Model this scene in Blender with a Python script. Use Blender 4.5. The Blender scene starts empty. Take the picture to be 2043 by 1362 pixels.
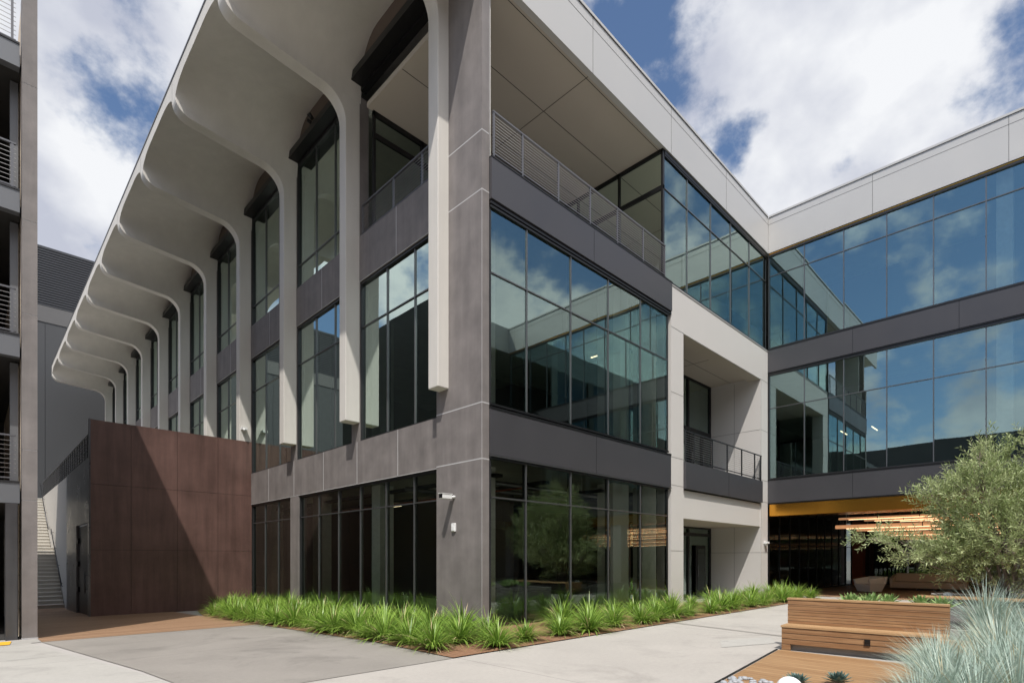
import bpy, bmesh, math, random
from mathutils import Vector, Matrix
R = math.radians
random.seed(7)
sc = bpy.context.scene
C = sc.collection

# ------------------------------------------------------------------ camera
cam_d = bpy.data.cameras.new("camera"); cam = bpy.data.objects.new("camera", cam_d); C.objects.link(cam)
cam.location = (-8.3525, -9.3113, 1.6)
cam.rotation_euler = (R(90), 0, R(45.3017 - 90))
cam_d.sensor_width = 36; cam_d.lens = 36 * 1091.94 / 2043; cam_d.shift_y = (1114 - 681) / 2043
cam_d.clip_start = 0.05; cam_d.clip_end = 2000
sc.camera = cam

# ------------------------------------------------------------------ light
SUN = Vector((-0.42, -0.41, 1.0)).normalized()
elev = math.asin(SUN.z); azim = math.atan2(SUN.x, SUN.y)
sd = bpy.data.lights.new("sun", 'SUN'); sun = bpy.data.objects.new("sun", sd); C.objects.link(sun)
sd.energy = 3.4; sd.angle = R(0.55); sd.color = (1, 0.955, 0.89)
sun.rotation_euler = SUN.to_track_quat('Z', 'Y').to_euler()
sun.location = (-20, -20, 60)

w = bpy.data.worlds.new("World"); sc.world = w; w.use_nodes = True
nt = w.node_tree; nt.nodes.clear()
def N(nt, t, **k):
    n = nt.nodes.new(t)
    for a, b in k.items():
        if a == 'inp':
            for i, v in b.items(): n.inputs[i].default_value = v
        else: setattr(n, a, b)
    return n
L = lambda nt, a, b: nt.links.new(a, b)
def mth(nt, op, a, b=None, clamp=False):
    n = N(nt, 'ShaderNodeMath', operation=op); n.use_clamp = clamp
    for i, v in enumerate((a, b)):
        if v is None: continue
        if isinstance(v, (int, float)): n.inputs[i].default_value = v
        else: L(nt, v, n.inputs[i])
    return n.outputs[0]
def world():
    out = N(nt, 'ShaderNodeOutputWorld'); bg = N(nt, 'ShaderNodeBackground'); L(nt, bg.outputs[0], out.inputs[0])
    sky = N(nt, 'ShaderNodeTexSky', sky_type='NISHITA'); sky.sun_disc = False
    sky.sun_elevation = elev; sky.sun_rotation = azim; sky.altitude = 50; sky.air_density = 1.0; sky.dust_density = 0.6; sky.ozone_density = 2.5
    tc = N(nt, 'ShaderNodeTexCoord')
    sep = N(nt, 'ShaderNodeSeparateXYZ'); L(nt, tc.outputs['Generated'], sep.inputs[0])
    zz = mth(nt, 'ADD', mth(nt, 'MAXIMUM', sep.outputs[2], 0.0), 0.22)
    cb = N(nt, 'ShaderNodeCombineXYZ')
    L(nt, mth(nt, 'DIVIDE', sep.outputs[0], zz), cb.inputs[0]); L(nt, mth(nt, 'DIVIDE', sep.outputs[1], zz), cb.inputs[1])
    mp = N(nt, 'ShaderNodeMapping'); mp.inputs[1].default_value = (2.3, 7.1, 1.4); mp.inputs[3].default_value = (1.25, 1.25, 1.9)
    vm = N(nt, 'ShaderNodeVectorMath', operation='ADD'); L(nt, tc.outputs['Generated'], vm.inputs[0])
    v3 = N(nt, 'ShaderNodeVectorMath', operation='SCALE'); L(nt, cb.outputs[0], v3.inputs[0]); v3.inputs['Scale'].default_value = 0.35; L(nt, v3.outputs[0], vm.inputs[1]); L(nt, vm.outputs[0], mp.inputs[0])
    n1 = N(nt, 'ShaderNodeTexNoise', inp={'Scale': 2.9, 'Detail': 14, 'Roughness': 0.58, 'Distortion': 0.0}); L(nt, mp.outputs[0], n1.inputs[0])
    n2 = N(nt, 'ShaderNodeTexNoise', inp={'Scale': 1.1, 'Detail': 5, 'Roughness': 0.5}); L(nt, mp.outputs[0], n2.inputs[0])
    # broad openings in the cloud, by direction
    cov = mth(nt, 'ADD', mth(nt, 'MULTIPLY', n1.outputs[0], 0.8), mth(nt, 'MULTIPLY', n2.outputs[0], 0.2))
    def lobe(px, py, k, amt, cov):
        a = (px - 1021.5) / 1091.94; b = (1114 - py) / 1091.94
        d = Vector((0.7034 + 0.7108 * a, 0.7108 - 0.7034 * a, b)).normalized()
        dp = N(nt, 'ShaderNodeVectorMath', operation='DOT_PRODUCT'); L(nt, tc.outputs['Generated'], dp.inputs[0]); dp.inputs[1].default_value = d
        q = mth(nt, 'POWER', mth(nt, 'MAXIMUM', dp.outputs['Value'], 0.0), k)
        return mth(nt, 'ADD', cov, mth(nt, 'MULTIPLY', q, amt))
    for px, py, k, amt in LOBES: cov = lobe(px, py, k, amt, cov)
    def lobed(d, k, amt, cov):
        d = Vector(d).normalized()
        dp = N(nt, 'ShaderNodeVectorMath', operation='DOT_PRODUCT'); L(nt, tc.outputs['Generated'], dp.inputs[0]); dp.inputs[1].default_value = d
        q = mth(nt, 'POWER', mth(nt, 'MAXIMUM', dp.outputs['Value'], 0.0), k)
        return mth(nt, 'ADD', cov, mth(nt, 'MULTIPLY', q, amt))
    for d, k, amt in DLOBES: cov = lobed(d, k, amt, cov)
    ramp = N(nt, 'ShaderNodeMapRange', interpolation_type='SMOOTHSTEP'); L(nt, cov, ramp.inputs[0])
    ramp.inputs[1].default_value = 0.385; ramp.inputs[2].default_value = 0.51
    # cloud body: brighter tops, greyer thick parts
    n3 = N(nt, 'ShaderNodeTexNoise', inp={'Scale': 3.2, 'Detail': 6, 'Roughness': 0.5}); L(nt, mp.outputs[0], n3.inputs[0])
    cr = N(nt, 'ShaderNodeValToRGB'); L(nt, n3.outputs[0], cr.inputs[0])
    cr.color_ramp.elements[0].position = 0.36; cr.color_ramp.elements[0].color = (3.9, 4.1, 4.8, 1)
    cr.color_ramp.elements[1].position = 0.60; cr.color_ramp.elements[1].color = (6.5, 6.6, 6.8, 1)
    # added fill light: unseen cloud around the sun made brighter, like forward scatter
    ds = N(nt, 'ShaderNodeVectorMath', operation='DOT_PRODUCT'); L(nt, tc.outputs['Generated'], ds.inputs[0]); ds.inputs[1].default_value = SUN
    gl = mth(nt, 'ADD', mth(nt, 'MULTIPLY', mth(nt, 'POWER', mth(nt, 'MAXIMUM', ds.outputs['Value'], 0.0), 5), 1.9), 1.0)
    cg = N(nt, 'ShaderNodeVectorMath', operation='SCALE'); L(nt, cr.outputs[0], cg.inputs[0]); L(nt, gl, cg.inputs['Scale'])
    sk = N(nt, 'ShaderNodeMix', data_type='RGBA', blend_type='MULTIPLY'); sk.inputs[0].default_value = 1
    L(nt, sky.outputs[0], sk.inputs[6]); sk.inputs[7].default_value = (0.92, 0.95, 0.98, 1)
    mx = N(nt, 'ShaderNodeMix', data_type='RGBA'); L(nt, ramp.outputs[0], mx.inputs[0]); L(nt, sk.outputs[2], mx.inputs[6]); L(nt, cg.outputs[0], mx.inputs[7])
    L(nt, mx.outputs[2], bg.inputs[0]); bg.inputs[1].default_value = 0.1
LOBES = [(190, 170, 200, -0.19), (1280, 130, 110, -0.28), (1430, 320, 700, -0.10), (1990, 90, 220, -0.15), (1700, 330, 700, -0.14),
         (1620, 170, 30, 0.12), (130, 380, 60, 0.12), (80, 30, 200, 0.10)]
DLOBES = [((-1, 0.25, 0.75), 5, -0.17), ((-1, 0.1, 0.12), 40, 0.10), ((0.50, -0.6, 0.8), 20, 0.10), ((0.75, -0.55, 0.62), 40, -0.14), ((-.42, -.41, 1), 4, 0.10)]
world()
sc.view_settings.view_transform = 'Standard'; sc.view_settings.look = 'None'
sc.view_settings.exposure = 0.5; sc.view_settings.gamma = 1.0
sc.render.engine = 'CYCLES'
sc.cycles.max_bounces = 10; sc.cycles.transparent_max_bounces = 16; sc.cycles.glossy_bounces = 5

# ------------------------------------------------------------------ materials
def mat(name, col, rough=0.6, metal=0.0, noise=None, bump=None, spec=0.5, streak=None, coat=0):
    """noise = (scale, amount, detail) mottling; streak=(scale, amount) vertical streaks; bump=(scale,strength)"""
    m = bpy.data.materials.new(name); m.use_nodes = True
    t = m.node_tree; b = t.nodes['Principled BSDF']
    b.inputs['Base Color'].default_value = (*col, 1); b.inputs['Roughness'].default_value = rough
    b.inputs['Metallic'].default_value = metal; b.inputs['Specular IOR Level'].default_value = spec
    if coat: b.inputs['Coat Weight'].default_value = coat
    tc = N(t, 'ShaderNodeTexCoord')
    val = None
    if noise:
        n = N(t, 'ShaderNodeTexNoise', inp={'Scale': noise[0], 'Detail': noise[2] if len(noise) > 2 else 6, 'Roughness': 0.62}); L(t, tc.outputs['Object'], n.inputs[0])
        val = mth(t, 'MULTIPLY', mth(t, 'SUBTRACT', n.outputs[0], 0.5), noise[1])
        L(t, mth(t, 'ADD', mth(t, 'MULTIPLY', n.outputs[0], 0.25), rough - 0.12), b.inputs['Roughness'])
    if streak:
        mp = N(t, 'ShaderNodeMapping'); mp.inputs[3].default_value = (streak[0], streak[0], streak[0] * 0.09); L(t, tc.outputs['Object'], mp.inputs[0])
        n2 = N(t, 'ShaderNodeTexNoise', inp={'Scale': 1.0, 'Detail': 5, 'Roughness': 0.6}); L(t, mp.outputs[0], n2.inputs[0])
        v2 = mth(t, 'MULTIPLY', mth(t, 'SUBTRACT', n2.outputs[0], 0.5), streak[1])
        val = v2 if val is None else mth(t, 'ADD', val, v2)
    if val is not None:
        hs = N(t, 'ShaderNodeHueSaturation'); hs.inputs['Color'].default_value = (*col, 1)
        L(t, mth(t, 'ADD', val, 1.0), hs.inputs['Value']); L(t, hs.outputs[0], b.inputs['Base Color'])
    if bump:
        n = N(t, 'ShaderNodeTexNoise', inp={'Scale': bump[0], 'Detail': 6}); L(t, tc.outputs['Object'], n.inputs[0])
        bp = N(t, 'ShaderNodeBump', inp={'Strength': bump[1], 'Distance': 0.02}); L(t, n.outputs[0], bp.inputs['Height']); L(t, bp.outputs[0], b.inputs['Normal'])
    return m
def wood(name, c1, c2, axis=1, plank=0.14, rough=0.55, gapz=False, off=0.0, gapw=0.05, vary=0.5):
    """boards: 'axis' is the board's long axis, boards repeat across the other (or across z when gapz)"""
    m = bpy.data.materials.new(name); m.use_nodes = True
    t = m.node_tree; b = t.nodes['Principled BSDF']
    tc = N(t, 'ShaderNodeTexCoord'); sep = N(t, 'ShaderNodeSeparateXYZ'); L(t, tc.outputs['Object'], sep.inputs[0])
    across = sep.outputs[2] if gapz else sep.outputs[1 - axis]
    k = mth(t, 'DIVIDE', mth(t, 'ADD', across, 100 + off), plank)
    idx = mth(t, 'FLOOR', k); fr = mth(t, 'FRACT', k)
    wn = N(t, 'ShaderNodeTexWhiteNoise', noise_dimensions='1D'); L(t, idx, wn.inputs['W'])
    mp = N(t, 'ShaderNodeMapping'); s = [9, 9, 9]; s[axis] = 0.8
    if not gapz: s[2] = 1
    mp.inputs[3].default_value = s; L(t, tc.outputs['Object'], mp.inputs[0])
    cb = N(t, 'ShaderNodeCombineXYZ'); L(t, mth(t, 'MULTIPLY', idx, 3.7), cb.inputs[axis])
    va = N(t, 'ShaderNodeVectorMath', operation='ADD'); L(t, mp.outputs[0], va.inputs[0]); L(t, cb.outputs[0], va.inputs[1])
    n = N(t, 'ShaderNodeTexNoise', inp={'Scale': 2.2, 'Detail': 7, 'Roughness': 0.6, 'Distortion': 0.6}); L(t, va.outputs[0], n.inputs[0])
    f = mth(t, 'ADD', mth(t, 'MULTIPLY', mth(t, 'SUBTRACT', n.outputs[0], 0.5), 1.6), mth(t, 'MULTIPLY', wn.outputs[0], vary), clamp=True)
    mx = N(t, 'ShaderNodeMix', data_type='RGBA'); L(t, f, mx.inputs[0]); mx.inputs[6].default_value = (*c1, 1); mx.inputs[7].default_value = (*c2, 1)
    gap = mth(t, 'LESS_THAN', fr, gapw)
    m2 = N(t, 'ShaderNodeMix', data_type='RGBA'); L(t, gap, m2.inputs[0]); L(t, mx.outputs[2], m2.inputs[6]); m2.inputs[7].default_value = (0.012, 0.008, 0.006, 1)
    L(t, m2.outputs[2], b.inputs['Base Color']); b.inputs['Roughness'].default_value = rough
    bp = N(t, 'ShaderNodeBump', inp={'Strength': 0.5, 'Distance': 0.006}); L(t, mth(t, 'SUBTRACT', mth(t, 'MULTIPLY', n.outputs[0], 0.3), gap), bp.inputs['Height']); L(t, bp.outputs[0], b.inputs['Normal'])
    return m
def glass(name, trans, refl, base=0.24, wav=0.0016, gain=1.0):
    m = bpy.data.materials.new(name); m.use_nodes = True; t = m.node_tree; t.nodes.clear()
    out = N(t, 'ShaderNodeOutputMaterial'); mx = N(t, 'ShaderNodeMixShader'); L(t, mx.outputs[0], out.inputs[0])
    tr = N(t, 'ShaderNodeBsdfTransparent'); tr.inputs[0].default_value = (*trans, 1)
    gl = N(t, 'ShaderNodeBsdfGlossy'); gl.inputs[0].default_value = (*refl, 1); gl.inputs['Roughness'].default_value = 0.0
    tc = N(t, 'ShaderNodeTexCoord'); n = N(t, 'ShaderNodeTexNoise', inp={'Scale': 0.7, 'Detail': 0}); L(t, tc.outputs['Object'], n.inputs[0])
    bp = N(t, 'ShaderNodeBump', inp={'Strength': 1.0, 'Distance': wav}); L(t, n.outputs[0], bp.inputs['Height']); L(t, bp.outputs[0], gl.inputs['Normal'])
    fr = N(t, 'ShaderNodeFresnel', inp={'IOR': 1.55})
    f = mth(t, 'ADD', mth(t, 'MULTIPLY', fr.outputs[0], gain), base, clamp=True)
    L(t, f, mx.inputs[0]); L(t, tr.outputs[0], mx.inputs[1]); L(t, gl.outputs[0], mx.inputs[2])
    return m
def emit(name, col, s):
    m = bpy.data.materials.new(name); m.use_nodes = True
    b = m.node_tree.nodes['Principled BSDF']; b.inputs['Base Color'].default_value = (*col, 1)
    b.inputs['Emission Color'].default_value = (*col, 1); b.inputs['Emission Strength'].default_value = s
    return m
def leafmat(name, c1, c2, rough=0.45, trans=0.35, sheen=0.0):
    m = bpy.data.materials.new(name); m.use_nodes = True; t = m.node_tree; b = t.nodes['Principled BSDF']
    at = N(t, 'ShaderNodeAttribute', attribute_name='v'); mx = N(t, 'ShaderNodeMix', data_type='RGBA')
    L(t, at.outputs['Fac'], mx.inputs[0]); mx.inputs[6].default_value = (*c1, 1); mx.inputs[7].default_value = (*c2, 1)
    L(t, mx.outputs[2], b.inputs['Base Color']); b.inputs['Roughness'].default_value = rough
    out = [n for n in t.nodes if n.type == 'OUTPUT_MATERIAL'][0]
    tr = N(t, 'ShaderNodeBsdfTranslucent'); L(t, mx.outputs[2], tr.inputs[0])
    ms = N(t, 'ShaderNodeMixShader'); ms.inputs[0].default_value = trans
    L(t, b.outputs[0], ms.inputs[1]); L(t, tr.outputs[0], ms.inputs[2]); L(t, ms.outputs[0], out.inputs[0])
    return m
M = dict(
    conc=mat('dark_concrete', (0.175, 0.157, 0.150), 0.62, noise=(1.7, 0.9, 10), streak=(3.0, 0.75), bump=(30, 0.08)),
    joint=mat('joint_sealant', (0.42, 0.41, 0.41), 0.7),
    white=mat('white_plaster', (0.56, 0.535, 0.495), 0.7, noise=(1.2, 0.12, 6), streak=(3, 0.22), bump=(60, 0.03)),
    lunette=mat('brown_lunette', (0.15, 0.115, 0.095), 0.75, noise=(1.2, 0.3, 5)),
    soffit=mat('soffit_plaster', (0.47, 0.42, 0.355), 0.75, noise=(0.8, 0.08, 4)),
    silver=mat('silver_panel', (0.50, 0.49, 0.475), 0.42, metal=0.15, noise=(0.5, 0.06, 3)),
    wpanel=mat('pale_panel', (0.56, 0.535, 0.51), 0.55, noise=(0.7, 0.07, 4)),
    dpanel=mat('charcoal_panel', (0.072, 0.070, 0.076), 0.38, metal=0.3, noise=(0.9, 0.16, 5)),
    black=mat('black_metal', (0.012, 0.012, 0.013), 0.4, metal=0.3),
    frame=mat('bronze_frame', (0.05, 0.05, 0.052), 0.35, metal=0.6),
    cap=mat('alu_cap', (0.16, 0.16, 0.165), 0.35, metal=0.7),
    seam=mat('panel_seam', (0.10, 0.095, 0.09), 0.7),
    rail=mat('railing_paint', (0.15, 0.15, 0.16), 0.4, metal=0.5),
    cable=mat('steel_cable', (0.42, 0.40, 0.38), 0.35, metal=0.8),
    corten=mat('weathering_steel', (0.130, 0.072, 0.060), 0.45, metal=0.15, noise=(0.9, 1.1, 11), streak=(4, 1.1)),
    steel=mat('blackened_steel', (0.12, 0.12, 0.125), 0.3, metal=0.75, noise=(1.2, 0.6, 6), streak=(3.5, 0.9)),
    cladding=mat('ribbed_cladding', (0.05, 0.052, 0.058), 0.45, metal=0.4),
    dwall=mat('dark_render', (0.048, 0.050, 0.054), 0.7, noise=(0.7, 0.25, 6)),
    lwall=mat('grey_render', (0.095, 0.093, 0.094), 0.7, noise=(1.0, 0.25, 6)),
    cream=mat('cream_block', (0.62, 0.50, 0.38), 0.75, noise=(3, 0.15, 5)),
    gband=mat('garage_band', (0.15, 0.155, 0.165), 0.45, metal=0.3),
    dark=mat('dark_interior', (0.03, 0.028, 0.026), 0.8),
    floor=mat('interior_floor', (0.34, 0.32, 0.30), 0.5),
    iceil=mat('interior_ceiling', (0.34, 0.36, 0.31), 0.8, noise=(1.5, 0.6, 6)),
    icore=mat('interior_core', (0.12, 0.10, 0.09), 0.8),
    iwhite=mat('interior_white', (0.82, 0.83, 0.80), 0.7),
    icol=mat('interior_column', (0.68, 0.69, 0.65), 0.75, noise=(6, 0.5, 7)),
    pave=mat('exposed_aggregate', (0.36, 0.335, 0.305), 0.8, noise=(0.45, 0.34, 12), bump=(90, 0.12)),
    pad=mat('smooth_concrete', (0.245, 0.225, 0.202), 0.62, noise=(0.6, 0.5, 10), bump=(40, 0.05)),
    slab=mat('pale_slab', (0.36, 0.345, 0.318), 0.75, noise=(0.6, 0.3, 10), bump=(60, 0.06)),
    ground=mat('ground_concrete', (0.36, 0.34, 0.32), 0.8, noise=(0.3, 0.3, 9)),
    nosing=mat('stair_nosing', (0.62, 0.60, 0.55), 0.7),
    stair=mat('stair_concrete', (0.44, 0.41, 0.365), 0.75, noise=(1.5, 0.15, 6)),
    bark=mat('bark', (0.22, 0.18, 0.145), 0.85, noise=(8, 0.5, 5)),
    gold=mat('polished_gold', (0.95, 0.46, 0.07), 0.2, metal=1.0),
    copper=emit('glowing_copper', (0.95, 0.48, 0.24), .26),
    plastic=mat('white_plastic', (0.72, 0.72, 0.71), 0.4),
    lens=mat('dark_lens', (0.01, 0.01, 0.012), 0.1),
    uph=mat('beige_upholstery', (0.52, 0.44, 0.36), 0.85, noise=(20, 0.1, 4)),
    uphw=mat('white_upholstery', (0.66, 0.62, 0.56), 0.8),
    globe=mat('white_globe', (0.86, 0.87, 0.88), 0.25),
    pebble=mat('river_pebble', (0.30, 0.31, 0.32), 0.55, noise=(6, 0.5, 4)),
    yellow=mat('yellow_tactile', (0.75, 0.40, 0.03), 0.6, bump=(20, 0.5)),
    brick=mat('terracotta_panel', (0.27, 0.085, 0.05), 0.7, noise=(1.2, 0.3, 6)),
    glassA=glass('glass_left', (0.66, 0.76, 0.66), (0.80, 0.95, 0.88), 0.52),
    glassB=glass('glass_right', (0.88, 0.97, 0.88), (0.74, 0.93, 0.86), 0.29),
    glassG=glass('glass_ground', (0.93, 0.99, 0.92), (0.72, 0.86, 0.80), 0.12),
    glassC=glass('glass_wing', (0.85, 0.96, 0.90), (0.62, 0.85, 0.85), 0.36),
    glassD=glass('glass_dark', (0.40, 0.44, 0.42), (0.66, 0.72, 0.70), 0.12),
    strip=emit('light_strip', (1, 0.80, 0.5), 2.0),
    deck=wood('deck_boards', (0.24, 0.14, 0.08), (0.42, 0.27, 0.165), axis=0, plank=0.14),
    deck2=wood('deck_boards_honey', (0.26, 0.145, 0.065), (0.40, 0.25, 0.125), axis=1, plank=0.14),
    benchw=wood('bench_boards', (0.25, 0.13, 0.058), (0.50, 0.31, 0.16), axis=1, plank=0.0957, gapz=True, gapw=0.07, vary=0.4),
    benchs=wood('bench_seat_boards', (0.36, 0.215, 0.10), (0.56, 0.37, 0.20), axis=1, plank=0.1, vary=0.35),
    mulchm=mat('bark_mulch', (0.22, 0.115, 0.062), 0.95, noise=(14, 1.3, 10), bump=(45, 1.0)),
    soil=mat('planter_soil', (0.10, 0.09, 0.085), 0.95, noise=(10, 0.8, 8), bump=(30, 0.8)),
    lir=leafmat('strap_leaf', (0.085, 0.19, 0.020), (0.34, 0.49, 0.09), 0.38, 0.30),
    dry=leafmat('dry_blade', (0.42, 0.33, 0.17), (0.55, 0.45, 0.26), 0.6, 0.2),
    blue=leafmat('blue_grass_blade', (0.26, 0.37, 0.31), (0.52, 0.60, 0.52), 0.5, 0.25),
    olive=leafmat('grey_green_leaf', (0.22, 0.29, 0.10), (0.62, 0.68, 0.36), 0.5, 0.30),
    agave=leafmat('agave_leaf', (0.16, 0.30, 0.09), (0.42, 0.52, 0.20), 0.45, 0.25),
    agaveb=leafmat('blue_agave_leaf', (0.07, 0.12, 0.105), (0.16, 0.23, 0.20), 0.5, 0.1),
)
def paving(key, jx, jy, stain=0.30, crack=True):
    m = M[key]; t = m.node_tree; b = t.nodes['Principled BSDF']
    tc = N(t, 'ShaderNodeTexCoord'); sep = N(t, 'ShaderNodeSeparateXYZ'); L(t, tc.outputs['Object'], sep.inputs[0])
    link = b.inputs['Base Color'].links[0]; src = link.from_socket
    n = N(t, 'ShaderNodeTexNoise', inp={'Scale': 0.55, 'Detail': 7, 'Roughness': 0.7, 'Distortion': 0.8}); L(t, tc.outputs['Object'], n.inputs[0])
    st = N(t, 'ShaderNodeMapRange'); L(t, n.outputs[0], st.inputs[0]); st.inputs[1].default_value = 0.52; st.inputs[2].default_value = 0.70
    n2 = N(t, 'ShaderNodeTexNoise', inp={'Scale': 260, 'Detail': 2}); L(t, tc.outputs['Object'], n2.inputs[0])
    n4 = N(t, 'ShaderNodeTexNoise', inp={'Scale': 14, 'Detail': 6, 'Roughness': .7}); L(t, tc.outputs['Object'], n4.inputs[0])
    k = mth(t, 'SUBTRACT', 1.0, mth(t, 'MULTIPLY', st.outputs[0], stain))
    k = mth(t, 'MULTIPLY', k, mth(t, 'ADD', 0.68, mth(t, 'MULTIPLY', n2.outputs[0], 0.64)))
    k = mth(t, 'MULTIPLY', k, mth(t, 'ADD', 0.86, mth(t, 'MULTIPLY', n4.outputs[0], 0.28)))
    for o, d, off in ((sep.outputs[0], jx, 0.35), (sep.outputs[1], jy, 0.9)):
        if d:
            g = mth(t, 'LESS_THAN', mth(t, 'FRACT', mth(t, 'DIVIDE', mth(t, 'ADD', o, 300 + off), d)), 0.012 / d)
            k = mth(t, 'MULTIPLY', k, mth(t, 'SUBTRACT', 1.0, mth(t, 'MULTIPLY', g, 0.55)))
    vs = N(t, 'ShaderNodeVectorMath', operation='SCALE'); L(t, src, vs.inputs[0]); L(t, k, vs.inputs['Scale']); L(t, vs.outputs[0], b.inputs['Base Color'])
paving('pave', 6.2, 0, .22); paving('pad', 0, 4.2, .30); paving('slab', 3.6, 3.0, .22)
def brick_cream():
    m = M['cream']; t = m.node_tree; b = t.nodes['Principled BSDF']
    tc = N(t, 'ShaderNodeTexCoord'); sep = N(t, 'ShaderNodeSeparateXYZ'); L(t, tc.outputs['Object'], sep.inputs[0])
    g = mth(t, 'MAXIMUM', mth(t, 'LESS_THAN', mth(t, 'FRACT', mth(t, 'DIVIDE', mth(t, 'ADD', sep.outputs[2], 50), 0.4)), 0.04),
            mth(t, 'LESS_THAN', mth(t, 'FRACT', mth(t, 'DIVIDE', mth(t, 'ADD', sep.outputs[1], 50), 0.4)), 0.03))
    mx = N(t, 'ShaderNodeMix', data_type='RGBA'); L(t, g, mx.inputs[0]); mx.inputs[6].default_value = (0.60, 0.49, 0.37, 1); mx.inputs[7].default_value = (0.30, 0.23, 0.17, 1)
    L(t, mx.outputs[2], b.inputs['Base Color'])
brick_cream()

# ------------------------------------------------------------------ mesh helpers
class MB:
    def __init__(s): s.v = []; s.f = []; s.m = []; s.mats = []; s.sm = []
    def mi(s, m):
        if m not in s.mats: s.mats.append(m)
        return s.mats.index(m)
    def face(s, pts, m, smooth=False):
        i = len(s.v); s.v += [tuple(p) for p in pts]; s.f.append(list(range(i, i + len(pts)))); s.m.append(s.mi(m)); s.sm.append(smooth)
        return s
    def box(s, x0, x1, y0, y1, z0, z1, m, skip=''):
        i = len(s.v); s.v += [(x, y, z) for z in (z0, z1) for y in (y0, y1) for x in (x0, x1)]
        for k, f in dict(b=(0, 2, 3, 1), t=(4, 5, 7, 6), s=(0, 1, 5, 4), n=(2, 6, 7, 3), w=(0, 4, 6, 2), e=(1, 3, 7, 5)).items():
            if k in skip: continue
            s.f.append([i + j for j in f]); s.m.append(s.mi(m)); s.sm.append(False)
        return s
    def prism(s, poly, axis, a, b, m, smooth=False):
        """poly: 2-D points; axis 'y': poly=(x,z) extruded y a..b; 'z': (x,y); 'x': (y,z)"""
        def P(p, h): return (p[0], h, p[1]) if axis == 'y' else ((p[0], p[1], h) if axis == 'z' else (h, p[0], p[1]))
        i = len(s.v); n = len(poly); s.v += [P(p, a) for p in poly] + [P(p, b) for p in poly]
        s.f.append([i + j for j in range(n)]); s.f.append([i + n + j for j in reversed(range(n))]); s.m += [s.mi(m)] * 2; s.sm += [False] * 2
        for j in range(n):
            k = (j + 1) % n; s.f.append([i + j, i + n + j, i + n + k, i + k]); s.m.append(s.mi(m)); s.sm.append(smooth)
        return s
    def tube(s, p, q, r0, r1=None, m=None, n=6, cap=True):
        r1 = r0 if r1 is None else r1
        p = Vector(p); q = Vector(q); d = (q - p).normalized(); a = d.orthogonal().normalized(); b = d.cross(a)
        i = len(s.v)
        for c, r in ((p, r0), (q, r1)):
            for k in range(n):
                t = 2 * math.pi * k / n; s.v.append(tuple(c + (a * math.cos(t) + b * math.sin(t)) * r))
        for k in range(n):
            k2 = (k + 1) % n; s.f.append([i + k, i + k2, i + n + k2, i + n + k]); s.m.append(s.mi(m)); s.sm.append(n > 4)
        if cap:
            s.f.append([i + k for k in reversed(range(n))]); s.f.append([i + n + k for k in range(n)]); s.m += [s.mi(m)] * 2; s.sm += [False] * 2
        return s
    def sphere(s, c, r, m, nu=16, nv=10, sz=1.0):
        i = len(s.v)
        for a in range(nv + 1):
            ph = math.pi * a / nv
            for b in range(nu):
                t = 2 * math.pi * b / nu
                s.v.append((c[0] + r * math.sin(ph) * math.cos(t), c[1] + r * math.sin(ph) * math.sin(t), c[2] + r * sz * math.cos(ph)))
        for a in range(nv):
            for b in range(nu):
                b2 = (b + 1) % nu
                s.f.append([i + a * nu + b, i + (a + 1) * nu + b, i + (a + 1) * nu + b2, i + a * nu + b2]); s.m.append(s.mi(m)); s.sm.append(True)
        return s
    def build(s, name, parent=None, mat=None, bevel=0, fixn=False, attr=None):
        me = bpy.data.meshes.new(name); me.from_pydata(s.v, [], s.f)
        for k in s.mats: me.materials.append(M[k])
        me.polygons.foreach_set('material_index', s.m); me.polygons.foreach_set('use_smooth', s.sm)
        if attr:
            a = me.attributes.new('v', 'FLOAT', 'POINT'); a.data.foreach_set('value', attr)
        me.update()
        if fixn:
            bm = bmesh.new(); bm.from_mesh(me); bmesh.ops.recalc_face_normals(bm, faces=bm.faces); bm.to_mesh(me); bm.free()
        o = bpy.data.objects.new(name, me); C.objects.link(o)
        if parent is not None: o.parent = parent
        if bevel:
            b = o.modifiers.new('bevel', 'BEVEL'); b.width = bevel; b.segments = 2; b.limit_method = 'ANGLE'; b.angle_limit = R(50)
        return o
def tag(o, label, cat=None, group=None):
    o['label'] = label
    if cat: o['category'] = cat
    if group: o['group'] = group
    return o
def empty(name, label, cat, loc=(0, 0, 0), group=None):
    o = bpy.data.objects.new(name, None); C.objects.link(o); o.location = loc; o.empty_display_size = 0.3
    return tag(o, label, cat, group)
def struct(o, kind='structure'):
    o['kind'] = kind; return o
def box(name, parent, b, m, bevel=0, label=None):
    o = MB().box(*b, m).build(name, parent, bevel=bevel)
    if label: o['label'] = label
    return o

# ------------------------------------------------------------------ ground
def gz(y): return -0.029 * min(max(y, 0), 20)
def sheet(name, poly, m, off, kind='structure'):
    bm = bmesh.new(); bm.faces.new([bm.verts.new((x, y, 0)) for x, y in poly])
    for yc in (0, 20):
        bmesh.ops.bisect_plane(bm, geom=bm.verts[:] + bm.edges[:] + bm.faces[:], plane_co=(0, yc, 0), plane_no=(0, 1, 0))
    for v in bm.verts: v.co.z = gz(v.co.y) + off
    bmesh.ops.recalc_face_normals(bm, faces=bm.faces)
    if sum(f.normal.z for f in bm.faces) < 0: bmesh.ops.reverse_faces(bm, faces=bm.faces)
    me = bpy.data.meshes.new(name); bm.to_mesh(me); bm.free(); me.materials.append(M[m])
    o = bpy.data.objects.new(name, me); C.objects.link(o); o['kind'] = kind; return o
sheet('ground', [(-600, -600), (600, -600), (600, 600), (-600, 600)], 'ground', -0.012)
sheet('path', [(-5.8, -40), (40, -40), (40, -2.38), (-6.36, -2.38)], 'pave', -0.004)
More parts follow.
